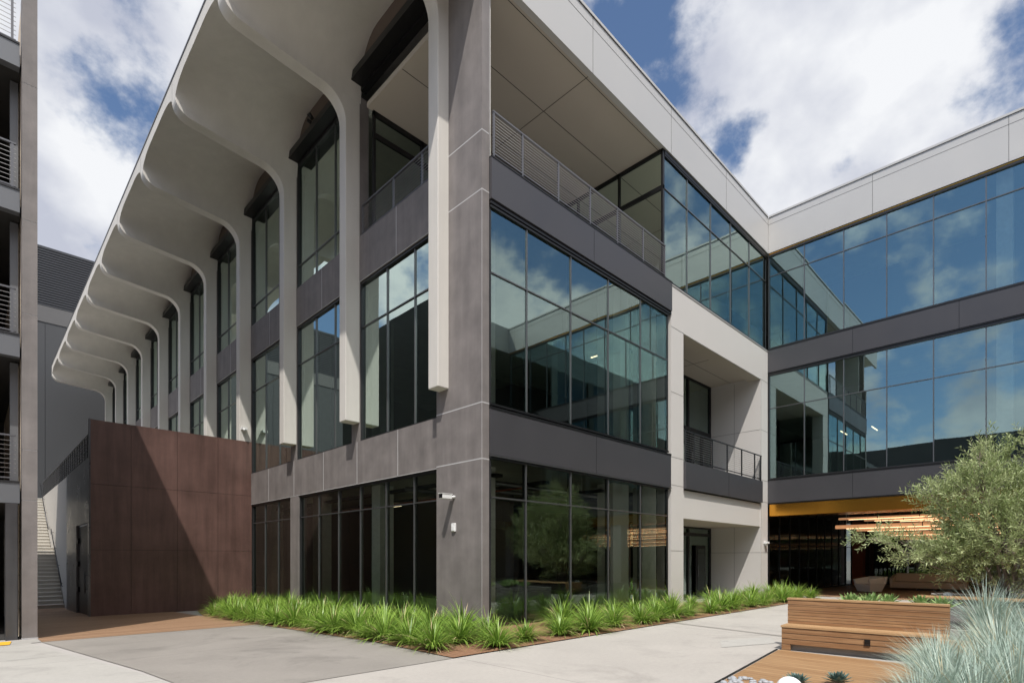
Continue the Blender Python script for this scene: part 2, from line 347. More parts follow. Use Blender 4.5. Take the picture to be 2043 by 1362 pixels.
sheet('concrete_pad', [(-6.36, -2.37), (-2.83, -2.37), (-2.83, 6.05), (-7.27, 6.05)], 'pad', 0.0)
sheet('pavement', [(-40, -40), (-5.81, -40), (-6.37, -2.38), (-7.1, 3.0), (-40, 3.0)], 'slab', 0.0)
sheet('pavement_strip', [(-40, 3.02), (-7.13, 3.02), (-7.45, 6.05), (-7.28, 6.06), (-7.28, 7.0), (-40, 7.0)], 'slab', 0.0)
sheet('timber_deck', [(-7.27, 6.06), (-2.83, 6.06), (-2.83, 14.7), (-5.3, 14.72), (-5.3, 23), (-7.27, 23)], 'deck', 0.004)
sheet('planting_bed', [(-2.82, -2.36), (16.2, -2.36), (16.2, 0.1), (0.1, 0.1), (0.1, 14.8), (-2.0, 14.8), (-2.82, 11.0)], 'mulchm', 0.01)
sheet('bench_deck', [(1.78, -5.76), (-1.5, -6.18), (-1.95, -8.2), (1.75, -8.6)], 'deck2', 0.004)
sheet('shadow_strip', [(4.12, -2.39), (4.26, -2.39), (3.60, -5.6), (3.46, -5.6)], 'pad', 0.0015)  # darker concrete sheet that paints a thin cast shadow across the path
sheet('lounge_floor', [(17.5, -16.0), (34.5, -16.0), (34.5, -0.05), (17.5, -0.05)], 'deck', 0.004)
kb = MB()
for (x0, y0), (x1, y1) in (((1.78, -5.745), (-1.6, -6.175)),):
    kb.prism([(x0, y0), (x0, y0 + .03), (x1, y1 + .03), (x1, y1)], 'z', -0.01, 0.012, 'black')
struct(kb.build('deck_edging'))
def pebble_bed():
    b = MB(); rr = random.Random(3)
    for i in range(240):
        x = rr.uniform(-2.5, -1.0); y = rr.uniform(-7.6, -6.2) - (x + 1.0) * 0.05
        r = rr.uniform(0.028, 0.05)
        b.sphere((x, y, 0.012 + rr.uniform(0, .02)), r, 'pebble', 8, 5, 0.6)
    o = b.build('pebbles'); struct(o, 'stuff')
pebble_bed()

# ------------------------------------------------------------------ office building
OB = empty('office_building', 'three storey office building with white curved fins, dark concrete and tinted glass', 'building')
Y0, DY, FW = 1.22, 4.52, 0.39           # first fin, spacing, width
XO, ZTOP = -3.80, 16.80
NF = 11
# fin + rib profile in x,z
def zb(x):                               # underside of the rib arm
    zl = 15.57 + (x + 3.3) * (-0.085)
    if x < -3.28:
        u = min(1.0, (-3.28 - x) / (-3.28 - XO)); return 15.57 + 0.45 * (1 - math.sqrt(max(0, 1 - u * u)))
    if x > -1.17: zl = 15.57 + (2.13) * (-0.085)
    return zl
def fin_profile():
    p = [(0.06, 5.72), (-0.42, 5.72), (-0.42, 14.62)]
    cx, cz, r = -1.17, 14.62, 0.77
    for k in range(1, 13):
        a = math.pi / 2 * k / 12; p.append((cx + 0.75 * math.cos(a), cz + r * math.sin(a)))
    for x in (-2.2, -3.28): p.append((x, zb(x)))
    for k in range(1, 11):
        a = math.pi / 2 * k / 10; x = -3.28 - 0.52 * math.sin(a); p.append((x, 15.57 + 0.45 * (1 - math.cos(a))))
    p += [(XO, ZTOP - .02), (0.06, ZTOP - .02)]
    return p
prof = fin_profile()
fin0 = MB().prism(prof, 'y', 0, FW, 'white').build('fin', OB, bevel=0.018)
fin0.location = (0, Y0, 0)
for k in range(1, NF):
    f = fin0.copy(); C.objects.link(f); f.parent = OB; f.location = (0, Y0 + DY * k, 0)
# vaulted soffit between the ribs
def vault():
    b = MB(); Lb = DY - FW
    xs = [XO - 0.0, -3.72, -3.6, -3.45, -3.28, -3.1, -2.95, -2.85, -2.2, -1.6, -1.0, -0.5, 0.08]
    ss = [0, .01, .04, .09, .16, .26, .38, .52, .68, .85, 1.05, 1.25, 1.45, 1.65, 1.85, 1.97]
    ys = ss + [Lb / 2] + [Lb - s for s in reversed(ss)]
    def zc(x): return 16.38 + (x - XO) / 3.8 * 0.68
    def cr(x):
        if x < -2.4: return 1.2 + (x - XO) / 1.4 * .75
        return 1.95 if x < -1.4 else 1.95 - (x + 1.4) / 1.4 * .85
    def zv(x):
        if x > -2.85: return zb(x) + .004
        return zb(-2.85) + .004 + 0.50 * ((-2.85 - x) / .95) ** 1.25
    def zz(x, y):
        s = min(y, Lb - y) / cr(x); a = 1.0 if s >= 1 else math.sqrt(1 - (1 - s) ** 2)
        lo = zv(x); return lo + (zc(x) - lo) * a
    i0 = len(b.v)
    for x in xs:
        for y in ys: b.v.append((x, y, zz(x, y)))
    n = len(ys)
    for i in range(len(xs) - 1):
        for j in range(n - 1):
            b.f.append([i0 + i * n + j, i0 + i * n + j + 1, i0 + (i + 1) * n + j + 1, i0 + (i + 1) * n + j]); b.m.append(b.mi('white')); b.sm.append(True)
    # edge fascia with arched bottom, slightly thick
    edge = [(y, zz(XO, y)) for y in ys]
    for j in range(n - 1):
        (ya, za), (yb, zb_) = edge[j], edge[j + 1]
        b.face([(XO, ya, za), (XO, ya, ZTOP), (XO, yb, ZTOP), (XO, yb, zb_)], 'white')
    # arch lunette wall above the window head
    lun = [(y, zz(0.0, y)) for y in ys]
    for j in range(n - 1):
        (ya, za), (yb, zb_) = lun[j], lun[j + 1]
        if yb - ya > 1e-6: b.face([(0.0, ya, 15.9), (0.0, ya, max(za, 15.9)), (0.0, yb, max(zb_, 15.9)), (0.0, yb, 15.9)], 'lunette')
    return b
v0 = vault().build('vault', OB); v0.location = (0, Y0 + FW, 0)
for k in range(1, NF - 1):
    f = v0.copy(); C.objects.link(f); f.parent = OB; f.location = (0, Y0 + FW + DY * k, 0)
YE = Y0 + DY * (NF - 1) + FW
rf = MB()
rf.box(XO + 0.03, -1.5, 0.03, YE, ZTOP - 0.003, ZTOP + 0.02, 'silver').box(-1.5, 34, .9, YE, ZTOP + .3, ZTOP + 0.42, 'silver').box(-1.5, 34, .03, .9, ZTOP - .003, ZTOP + 0.02, 'silver').box(-1.52, -1.5, .9, YE, ZTOP - .003, ZTOP + 0.42, 'silver')
rf.box(XO - 0.02, XO + 0.02, -0.02, YE + .02, ZTOP - 0.02, ZTOP + 0.03, 'rail')
rf.box(XO + .02, -0.02, 0.05, Y0 - 0.01, 15.4, ZTOP - 0.01, 'white')
rf.build('roof', OB)
# corner column
cc = MB()
for z0, z1 in ((-0.25, 3.875), (3.885, 5.155), (5.165, 9.995), (10.005, 11.345), (11.355, 15.15)):
    cc.box(-0.10, 0.12, 0.0, 1.70, z0, z1, 'conc')
for z in (3.88, 5.16, 10.0, 11.35):
    cc.box(-0.102, 0.122, -0.002, 1.702, z - 0.014, z + 0.014, 'joint')
cc.box(-0.1025, -0.094, -.0025, 0.004, -0.2, 10.0, 'joint')
cc.build('corner_column', OB)
# bands of concrete on the left facade
def band(name, y0, y1, z0, z1, joints, ext=True):
    b = MB().box(0.03, 0.35, y0, y1, z0, z1, 'conc')
    for j in joints: b.box(0.026, 0.04, j - 0.012, j + 0.012, z0 - .002, z1 - .002, 'joint')
    b.box(0.026, 0.04, y0, y1, z0 - 0.003, z0 + 0.012, 'joint')
    return b.build(name, OB)
band('concrete_band', 1.70, YE, 3.87, 5.16, [1.715, 3.64, 5.88, 8.12, 10.46, 12.84] + [15 + 2.24 * k for k in range(14)])
for k in range(NF - 1):
    y0 = Y0 + DY * k + FW + (0.09 if k else 0.09); y1 = Y0 + DY * (k + 1) - 0.0
    band('spandrel', y0, y1, 9.98, 11.35, [(y0 + y1) / 2])
for k in range(1, NF):
    y = Y0 + DY * k
    box('pier', OB, (0.035, 0.34, y - 0.0, y + FW + 0.09, 5.16, 15.6), 'conc')
box('pier', OB, (0.03, 0.35, 10.07, 10.78, -0.45, 3.87), 'conc')
for k in range(2, 7): box('pier', OB, (0.03, 0.35, 10.07 + 4.48 * k, 10.78 + 4.48 * k, -0.6, 3.87), 'conc')
# windows of the left facade
def window(y0, y1, z0, z1, mulls, trans, gm, xg=0.14, fr=0.045, frm='frame', capx=-0.0, name='window'):
    b = MB(); xf = xg - 0.07
    b.box(xf, xg + .06, y0, y1, z0, z0 + fr, frm); b.box(xf, xg + .06, y0, y1, z1 - fr - .03, z1, frm)
    b.box(xf, xg + .06, y0, y0 + fr, z0 + fr, z1 - fr - .03, frm); b.box(xf, xg + .06, y1 - fr, y1, z0 + fr, z1 - fr - .03, frm)
    for m_ in mulls: b.box(xg - .035, xg + .09, m_ - .016, m_ + .016, z0 + fr, z1 - fr - .03, 'cap')
    for t_ in trans: b.box(xg - .033, xg + .07, y0 + fr, y1 - fr, t_ - .015, t_ + .015, 'cap')
    o = b.build(name, OB)
    p = MB(); ys = [y0 + fr] + list(mulls) + [y1 - fr]; zs = [z0 + fr] + list(trans) + [z1 - fr - .03]
    for a in range(len(ys) - 1):
        for c in range(len(zs) - 1):
            rr = random.uniform(-.004, .004); r2 = random.uniform(-.004, .004)
            p.face([(xg + rr, ys[a], zs[c]), (xg - r2, ys[a], zs[c + 1]), (xg - rr, ys[a + 1], zs[c + 1]), (xg + r2, ys[a + 1], zs[c])], gm)
    p.build('pane', o)
    return o
for k in range(NF - 1):
    y0 = Y0 + DY * k + FW + 0.09; y1 = Y0 + DY * (k + 1)
    ml = [y1 - 2.79, y1 - 1.42]
    window(y0, y1, 5.16, 9.98, ml, [8.62], 'glassA')
    if k:
        window(y0, y1, 11.35, 15.85, ml, [12.19], 'glassA')
window(1.70, 10.07, -0.35, 3.87, [2.99, 4.38, 5.84, 7.23, 8.64], [3.09], 'glassG')
window(10.78, 14.74, -0.45, 3.87, [12.11, 13.44], [3.09], 'glassG')
for k in range(1, 8):
    y0 = 10.78 + 4.48 * k
    if y0 < 44: window(y0, y0 + 3.77, -0.6, 3.87, [y0 + 1.3, y0 + 2.6], [3.09], 'glassG')
# black head beams with a shelf
for k in range(NF - 1):
    y0 = Y0 + DY * k + FW + .003; y1 = Y0 + DY * (k + 1) - .003
    b = MB().box(-0.28, 0.10, y0, y1, 15.88, 15.93, 'black').box(-0.27, -0.235, y0, y1, 15.93, 16.12, 'black').box(-0.06, 0.06, y0, y1, 15.93, 16.1, 'black')
    b.box(0.06, 0.24, y0, y1, 15.78 if k == 0 else 15.85, 15.93, 'black')
    b.build('head_beam', OB)
# terrace rail
def railing(parent, p0, p1, z0, h, posts, ncab=10, m='rail', cm='cable', name='railing', endpost=True):
    """straight rail from p0 to p1 (xy); posts = fractions"""
    p0 = Vector((*p0, 0)); p1 = Vector((*p1, 0)); d = (p1 - p0); u = d.normalized(); nrm = Vector((-u.y, u.x, 0))
    b = MB()
    def bar(a, c, z_0, z_1, wd):
        A = p0 + u * a; B = p0 + u * c
        pts = [A - nrm * wd, B - nrm * wd, B + nrm * wd, A + nrm * wd]
        b.prism([(q.x, q.y) for q in pts], 'z', z_0, z_1, m)
    Ln = d.length
    bar(0, Ln, z0 + h - 0.035, z0 + h, 0.028); bar(0, Ln, z0 + 0.06, z0 + 0.09, 0.02)
    for t in posts: bar(t * Ln - .022, t * Ln + .022, z0, z0 + h - 0.035, 0.022)
    o = b.build(name, parent)
    c = MB()
    for k in range(ncab):
        z = z0 + 0.09 + (h - 0.125) * (k + 1) / (ncab + 1)
        c.tube(p0 + Vector((0, 0, z)), p1 + Vector((0, 0, z)), 0.007, m=cm, n=4, cap=False)
    c.build('cable', o)
    return o
railing(OB, (0.10, 1.72), (0.10, 5.68), 11.37, 0.93, [0.005, .22, .565, .995], 9)
# right facade: glass box
def bwall(x0, x1, z0, z1, mulls, trans, gm, yg=0.0, fr=.05, parent=OB, name='window'):
    b = MB()
    b.box(x0, x1, yg - .05, yg + .08, z0, z0 + fr, 'black'); b.box(x0, x1, yg - .05, yg + .08, z1 - fr, z1, 'black')
    b.box(x0, x0 + fr, yg - .01, yg + .08, z0 + fr, z1 - fr, 'frame'); b.box(x1 - fr, x1, yg - .02, yg + .08, z0 + fr, z1 - fr, 'frame')
    for m_ in mulls: b.box(m_ - .015, m_ + .015, yg - .03, yg + .10, z0 + fr, z1 - fr, 'cap')
    for t_ in trans: b.box(x0 + fr, x1 - fr, yg - .028, yg + .08, t_ - .015, t_ + .015, 'cap')
    o = b.build(name, parent); p = MB(); xs = [x0 + fr] + list(mulls) + [x1 - fr]; zs = [z0 + fr] + list(trans) + [z1 - fr]
    for a in range(len(xs) - 1):
        for c in range(len(zs) - 1):
            rr = random.uniform(-.007, .007); r2 = random.uniform(-.007, .007)
            p.face([(xs[a], yg + rr, zs[c]), (xs[a + 1], yg + r2, zs[c]), (xs[a + 1], yg - rr, zs[c + 1]), (xs[a], yg - r2, zs[c + 1])], gm)
    p.build('pane', o); return o
bwall(0.125, 8.15, -0.2, 3.95, [1.33, 3.06, 4.77, 6.47], [3.02], 'glassG')
bwall(0.125, 8.15, 5.13, 9.72, [1.355, 3.055, 4.76, 6.47], [8.19], 'glassB')
b = MB().box(0.13, 8.31, -0.04, 0.3, 4.0, 5.05, 'dpanel'); b.box(4.155, 4.163, -0.044, -0.03, 4.0, 5.05, 'black')
b.box(0.13, 8.32, -0.05, 0.3, 5.05, 5.10, 'black').box(0.13, 8.31, -0.07, -0.02, 3.955, 3.985, 'cap').build('charcoal_band', OB)
b = MB().box(0.13, 8.31, -0.08, 0.3, 9.86, 10.80, 'dpanel').box(0.13, 8.31, -0.05, 0.2, 9.76, 9.82, 'black').box(0.13, 8.33, -0.09, 0.3, 10.80, 10.84, 'black'); b.box(4.0, 4.01, -0.084, -0.07, 9.86, 10.8, 'black').build('charcoal_band', OB)
railing(OB, (0.19, -0.04), (7.92, -0.04), 10.86, 1.05, [0.004, .127, .30, .475, .645, .825, .995], 12)
# terrace: soffit, glass return, back glass, pier
b = MB().box(0.12, 7.93, 0.10, 5.45, 15.15, 15.3, 'soffit')
for x in (4.0,): b.box(x - .008, x + .008, 0.1, 5.4, 15.146, 15.151, 'black')
for y in (1.81, 3.6): b.box(0.15, 7.9, y - .008, y + .008, 15.1455, 15.1505, 'black')
b.box(0.15, 7.9, 0.19, 0.206, 15.145, 15.15, 'black')
b.build('terrace_soffit', OB)
box('terrace_floor', OB, (0.3, 8.3, 0.2, 5.6, 10.80, 10.90), 'floor')
box('terrace_pier', OB, (0.18, 0.37, 0.22, 1.6, 10.9, 15.15), 'white')
b = MB()
for y_ in (0.02, 1.72, 3.55, 5.38): b.box(7.88, 7.98, y_, y_ + .07, 10.9, 15.1, 'black')
b.box(7.885, 7.975, 0.02, 5.45, 13.82, 13.95, 'black'); b.box(7.88, 7.98, 0.02, 5.45, 15.05, 15.15, 'black'); b.box(7.88, 7.98, 0.02, 5.45, 10.9, 11.0, 'black')
o = b.build('terrace_window', OB); MB().face([(7.93, 0.05, 10.95), (7.93, 5.4, 10.95), (7.93, 5.4, 15.1), (7.93, 0.05, 15.1)], 'glassG').build('pane', o)
b = MB()
for x_ in (0.3, 2.05, 4.0, 6.0, 7.8): b.box(x_, x_ + .08, 5.38, 5.46, 10.9, 15.15, 'black')
b.box(.3, 7.88, 5.385, 5.455, 14.35, 14.5, 'black'); b.box(.3, 7.88, 5.38, 5.46, 15.0, 15.148, 'black')
o = b.build('terrace_window', OB); MB().face([(.3, 5.42, 10.9), (7.88, 5.42, 10.9), (7.88, 5.42, 15.1), (.3, 5.42, 15.1)], 'glassG').build('pane', o)
bwall(7.99, 16.82, 10.86, 14.98, [9.57, 11.39, 13.13, 14.96], [13.89], 'glassB', yg=0.06)
# fascias
b = MB().box(0.12, 16.83, -0.04, 0.12, 15.14, 16.70, 'silver').box(XO + .03, 0.118, 0.0, 0.12, 15.14, 16.70, 'silver')
for x in (4.0, 8.32, 12.55): b.box(x - .006, x + .006, -.044, -.03, 15.14, 16.70, 'seam')
b.box(XO, 16.8, -.044, -.03, 16.40, 16.412, 'seam'); b.box(XO, 16.78, -.07, 0.12, 16.71, 16.79, 'silver'); b.box(XO, 16.78, -.055, 0.12, 16.698, 16.712, 'seam')
b.build('roof_fascia', OB)
box('window_head', OB, (7.99, 16.8, -.0, 0.2, 14.99, 15.13), 'black')
CX = 16.84
b = MB().box(CX, CX + .2, -16.4, -0.045, 15.14, 16.70, 'silver')
for y in (-3.99, -7.96, -11.95, -15.9): b.box(CX - .004, CX + .01, y - .006, y + .006, 15.14, 16.70, 'seam')
b.box(CX - .004, CX + .01, -16.4, -.045, 16.40, 16.412, 'seam'); b.box(CX - .03, CX + .2, -16.4, -.075, 16.71, 16.79, 'silver'); b.box(CX - .015, CX + .2, -16.4, -.06, 16.698, 16.712, 'seam')
b.box(CX + .03, CX + .25, -16.4, -.05, 15.085, 15.105, 'gold')
b.build('roof_fascia', OB)
def cwall(y0, y1, z0, z1, mulls, trans, gm, xg):
    o = window(y0, y1, z0, z1, mulls, trans, gm, xg=xg, fr=.05)
    return o
ym = [-1.5, -2.98, -4.45, -5.90, -7.37, -8.84, -10.31, -11.78, -13.25, -14.72]
cwall(-16.3, -0.03, 10.88, 15.05, ym[::-1], [14.1], 'glassC', CX + .06)
cwall(-16.3, -0.03, 5.11, 9.78, ym[::-1], [8.25], 'glassC', CX + .06)
b = MB()
for z0, z1 in ((4.06, 5.05), (9.84, 10.82)):
    b = MB().box(CX - .05, CX + .3, -16.4, -0.02, z0, z1, 'dpanel').box(CX - .06, CX + .3, -16.4, -.02, z1, z1 + .04, 'black').box(CX - .04, CX + .3, -16.4, -.02, z0 - .05, z0 - .01, 'black')
    for y in (-3.32, -6.645, -9.97, -13.3): b.box(CX - .054, CX - .04, y - .006, y + .006, z0, z1, 'black')
    b.build('charcoal_band', OB)
# white frame around the recesses
b = MB()
XR = 16.0
b.box(8.33, 9.17, -0.03, 0.5, -0.2, 10.77, 'wpanel')
b.box(9.17, XR, -0.03, 0.5, 8.93 + .45, 10.77, 'wpanel')
b.box(XR, 16.79, -0.03, 2.3, -0.2, 10.77, 'wpanel')
b.box(9.17, XR, -0.0, 0.5, 3.0, 3.98, 'wpanel')
for z in (7.2, 5.02, 4.08, 1.87, 9.38): b.box(8.328, 9.172, -0.033, -.02, z - .006, z + .006, 'seam'); b.box(XR - .003, 16.792, -0.033, -.02, z - .006, z + .006, 'seam')
for z in (7.2, 1.87): b.box(XR - .003, XR + .01, 0, 2.2, z - .006, z + .006, 'seam')
for z0, z1 in ((0, 3), (5, 9.4)): b.box(XR - .003, XR + .01, 1.12, 1.132, z0, z1, 'seam')
b.box(XR + .03, XR + .04, -.033, -.02, 0, 9.38, 'seam')
b.box(8.33, 16.79, -.05, .1, 10.77, 10.80, 'silver')
b.build('white_frame', OB)
b = MB().box(9.17, XR, 0.5, 2.3, 9.5, 9.7, 'soffit').box(9.17, XR, 0.02, 0.5, 9.37, 9.379, 'soffit'); b.box(9.17, XR, 1.3, 1.315, 9.495, 9.5, 'black'); b.box(12.5, 12.515, .5, 2.2, 9.494, 9.5, 'black')
b.build('balcony_soffit', OB)
MB().box(9.17, XR, 0.5, 2.3, 3.0, 3.2, 'soffit').box(9.17, XR, .02, .5, 2.985, 2.999, 'soffit').build('entrance_soffit', OB)
MB().box(9.18, XR - .005, -0.12, 2.3, 4.02, 4.95, 'dpanel').box(12.6, 12.61, -.124, -.11, 4.02, 4.95, 'black').build('balcony_band', OB)
railing(OB, (9.2, -0.06), (15.97, -0.06), 4.97, 1.08, [0.006, .10, .31, .50, .70, .895, .994], 11, m='frame')
def inner_doors(y, z0, z1, zd, name, x0=9.2, x1=XR - .02):
    b = MB(); b.box(x0, x1, y, y + .1, z1 - .08, z1, 'black'); b.box(x0, x1, y, y + .1, zd, zd + .14, 'black')
    xs = [x0, x0 + 1.6, x0 + 3.2, x0 + 4.6, x1 - .12]
    for x in xs: b.box(x, x + .12, y - .002, y + .1, z0, z1 - .08, 'black')
    o = b.build('window', OB); MB().face([(x0, y + .05, z0), (x1, y + .05, z0), (x1, y + .05, z1), (x0, y + .05, z1)], 'glassB').build('pane', o)
    return o
inner_doors(2.2, 4.95, 9.5, 7.2, 'door')
inner_doors(2.2, -0.2, 3.0, 2.6, 'door')
for zz_, xx in ((4.96, (13.9, 14.9)), (0.0, (14.4,))):
    for x in xx:
        b = MB().box(x, x + .9, 2.14, 2.18, zz_, zz_ + 2.2, 'black'); d = b.build('door', OB)
        MB().box(x + .12, x + .78, 2.12, 2.139, zz_ + .2, zz_ + 2.05, 'glassD').build('pane', d)
        MB().tube((x + .08, 2.08, zz_ + .8), (x + .08, 2.08, zz_ + 1.3), .014, m='cap').build('handle', d)
# interior
def interior():
    fl = MB()
    for z0, z1 in ((3.96, 5.04), (10.02, 10.78)):
        fl.box(0.36, 8.4, 0.32, 46, z0, z1, 'iceil'); fl.box(8.4, 34, 2.35, 46, z0, z1, 'iceil'); fl.box(CX + .32, 34, -16.2, 2.35, z0, z1, 'iceil')
    fl.box(8.4, 34, 5.5, 46, 15.2, 15.4, 'iceil'); fl.box(8.0, 34, .2, 5.5, 15.2, 15.4, 'iceil'); fl.box(.36, 8.4, 5.5, 46, 15.2, 15.4, 'iceil'); fl.box(CX + .3, 34, -16.2, .2, 15.2, 15.4, 'iceil')
    fl.build('floor_slab', OB)
    g = MB().box(0.36, 8.4, 0.32, 46, -0.66, -0.02, 'floor').box(8.4, CX, 2.35, 46, -.66, -.02, 'floor').build('ground_slab', OB)
    c = MB()
    for z0, z1 in ((0.0, 3.95), (5.05, 10.0), (10.8, 15.2)):
        c.box(10.2, 15.5, 9, 44, z0, z1, 'icore'); c.box(3.5, 10.2, 16, 44, z0, z1, 'icore')
        if z0 > 1: c.box(22.0, 33, -14, -1, z0, z1, 'icore'); c.box(17.5, 33, 3.5, 30, z0, z1, 'icore')
        else: c.box(17.0, 33, 0.9, 30, z0, z1, 'icore')
    c.box(5.2, 5.4, 4.5, 16, 0.0, 3.95, 'icore')
    c.build('core_wall', OB)
    for z0, z1 in ((-0.02, 3.95), (5.05, 10.0)):
        for x0, x1, m_ in ((6.9, 7.6, 'iwhite'), (8.5, 9.0, 'icol')):
            pass
        box('interior_column', OB, (7.15, 8.0, 0.34, 0.7, z0, z1), 'icol')
        box('interior_column', OB, (5.75, 6.6, 0.5, 1.1, z0, z1), 'iwhite')
        box('interior_column', OB, (0.75, 1.25, 1.0, 1.5, z0, z1), 'icol')
        for y in (6.0, 10.3, 14.8): box('interior_column', OB, (0.9, 1.4, y, y + .5, z0, z1), 'icol')
    box('interior_column', OB, (8.6, 9.3, 1.0, 1.7, 10.8, 15.2), 'iwhite')
    for z0, z1 in ((5.05, 9.95), (10.8, 15.2)):
        for y in (-7.95, -13.2): box('interior_column', OB, (17.4, 18.0, y - .1, y + .35, z0, z1), 'icol')
    rr = random.Random(5)
    # ceiling light strips seen through the glass
    for z, pts in ((3.55, [(1.6, 1.8), (2.6, 3.4), (2.8, 6), (3.0, 8), (2.0, 11.8)]), (9.3, [(8.6, 2.6)])):
        for x, y in pts:
            s = MB().box(x - .02, x + .02, y, y + .9, z, z + .03, 'strip').build('ceiling_lamp', OB)
    # ducts and cable trays under the ground-floor ceiling
    d = MB()
    for y in (1.4, 2.6, 4.1): d.tube((0.6, y, 3.62), (10, y, 3.62), .07, m='cap', n=8)
    for x in (1.2, 3.0, 5.6, 7.4): d.box(x - .12, x + .12, .8, 15, 3.68, 3.76, 'dark')
    d.tube((1.9, .7, 3.45), (1.9, 14, 3.45), .025, m='brick', n=6)
    d.build('service_pipe', OB)
    # second-storey ceiling pipes in the wing
    for z in (9.55,):
        for y in (-2.2, -3.4): MB().box(19.6, 20.6, y, y + .04, z - 2.2, z -2.17, 'strip').build('ceiling_lamp', OB)
interior()
# north end and east/back shell so no light leaks
b = MB().box(0.34, 34, YE - .3, YE, -0.6, 16.78, 'dwall').box(33.9, 34.1, -16.3, YE, 5.1, 16.78, 'dwall')
b.build('rear_wall', OB)
# third side of the courtyard (behind the camera, seen in the panes)
b = MB().box(-1.0, CX, -16.6, -16.4, 15.14, 16.78, 'silver')
for z0, z1 in ((4.06, 5.05), (9.84, 10.82)): b.box(-1, CX - .1, -16.55, -16.38, z0, z1, 'dpanel')
b.box(-1, 34, -24, -23.8, 0, 16.7, 'dwall'); b.box(-1, -0.8, -24, -16.6, 0, 16.7, 'conc'); b.box(-1, 34, -23.8, -16.5, 16.6, 16.72, 'silver')
b.box(33.8, 34, -24, -16.5, 0, 16.7, 'dwall')
for z in (4.1, 9.9): b.box(-.8, 33.8, -23.8, -16.7, z, z + .9, 'iceil')
for x in (-0.9, 3.4, 7.9, 12.4): b.box(x, x + .6, -16.45, -16.36, 0, 15.2, 'conc')
b.build('south_range', OB)
for z0, z1 in ((0, 4.0), (5.1, 9.8), (10.85, 15.1)):
    p = MB()
    for x in (-0.2, 4.1, 8.6): p.box(x, x + 3.7, -16.5, -16.47, z0, z1, 'glassD')
    p.build('pane', OB)
# lounge under the wing
MB().box(CX + .3, 34, -16.2, 0.0, 3.9, 3.95, 'dark').build('lounge_ceiling', OB)
MB().box(CX + .06, CX + .12, -16.2, -0.06, 3.50, 4.0, 'gold').box(CX + .13, CX + 1.4, -16.2, -.06, 3.49, 3.52, 'gold').build('gold_soffit', OB)
b = MB(); ps = MB()
for i in range(11):
    x = 17.0 + i * 1.35
    b.box(x, x + .04, -.02, .06, 0.0, 3.9, 'black')
    if i < 10: ps.face([(x + .04, 0.02, 0), (x + 1.35, 0.02, 0), (x + 1.35, 0.02, 3.9), (x + .04, 0.02, 3.9)], 'glassD')
b.box(17, 30.5, -.018, .06, 2.28, 2.31, 'black').box(17, 30.5, -.02, .06, 0, .05, 'black')
o = b.build('lounge_glazing', OB); ps.build('pane', o)
box('lounge_column', OB, (30.6, 31.3, -0.55, 0.0, 0, 3.9), 'brick')
b = MB(); ps = MB()
for i in range(11):
    y = -.6 - i * 1.5; b.box(32.0, 32.08, y - .04, y, 0, 3.9, 'black')
b.box(32.0, 32.08, -16, -.6, 2.4, 2.45, 'black')
o = b.build('lounge_glazing', OB); MB().face([(32.04, -16, 0), (32.04, -.6, 0), (32.04, -.6, 3.9), (32.04, -16, 3.9)], 'glassD').build('pane', o)
MB().box(32.6, 32.8, -16, 0, 0, 4, 'dark').build('core_wall', OB)
for y in (-8.5, -16.2): box('wing_column', OB, (CX + .1, CX + .7, y, y + .7, 0, 4.0), 'conc')

# ------------------------------------------------------------------ steel enclosure, stair
SW = empty('steel_enclosure', 'rust brown weathering steel wall enclosure with plain panels beside the stair', 'wall', (-5.37, 14.8, -0.45))
SW_inv = Matrix.Translation((5.37, -14.8, 0.45))
def put(o):      # geometry given in world coordinates, parent at SW
    o.matrix_parent_inverse = o.parent.matrix_world.inverted() if False else Matrix.Translation(-o.parent.location); return o
b = MB()
xj = [-5.37, -4.17, -2.69, -1.25, 0.06]; zj = [-.6, 1.92, 4.235, 6.5]
for i in range(4):
    for j in range(3):
        b.box(xj[i] + .005, xj[i + 1] - .005, 14.74, 14.77, zj[j] + .005, zj[j + 1] - .005, 'corten')
b.box(-5.36, -.44, 14.77, 14.9, -.6, 6.49, 'black'); b.box(-5.40, -5.355, 14.73, 14.92, -.6, 6.52, 'steel')
put(b.build('rust_panel_wall', SW))
b = MB().box(-5.37, -5.27, 18.9, 33.4, -.7, 5.17, 'stair')
b.box(-5.375, -5.27, 14.93, 15.28, -.6, 5.2, 'steel').box(-5.375, -5.27, 15.28, 21.3, 2.9, 5.2, 'steel').box(-5.375, -5.27, 18.9, 21.3, -.65, 2.9, 'steel')
b.box(-5.376, -5.27, 18.2, 18.9, -.65, 2.9, 'cap')
put(b.build('side_wall', SW))
d = put(MB().box(-5.30, -5.25, 15.35, 18.15, -.5, 2.84, 'black').build('door', SW))
put2 = lambda o: (setattr(o, 'matrix_parent_inverse', Matrix.Translation((5.37, -14.8, 0.45))), o)[1]
hd = MB().tube((-5.40, 15.7, 0.35), (-5.40, 15.7, 1.15), .02, m='cap').tube((-5.40, 15.7, .5), (-5.30, 15.7, .5), .015, m='cap').tube((-5.40, 15.7, 1.0), (-5.30, 15.7, 1.0), .015, m='cap')
hd.box(-5.37, -5.30, 17.9, 18.25, .3, .5, 'black').box(-5.37, -5.30, 17.9, 18.25, 1.3, 1.5, 'black').box(-5.37, -5.30, 17.9, 18.25, 2.2, 2.4, 'black')
hd.build('handle', d)
put(MB().box(-5.27, .0, 14.9, 33.4, 5.0, 5.15, 'stair').build('platform', SW))
rb = MB()
for k in range(27):
    y = 15.1 + k * .68; rb.box(-5.34, -5.29, y, y + .09, 5.2, 6.06, 'cap')
for k in range(7): rb.box(-5.325, -5.305, 15.1, 33, 5.3 + k * .11, 5.33 + k * .11, 'frame')
rb.box(-5.35, -5.28, 15.1, 33.0, 6.03, 6.08, 'cap')
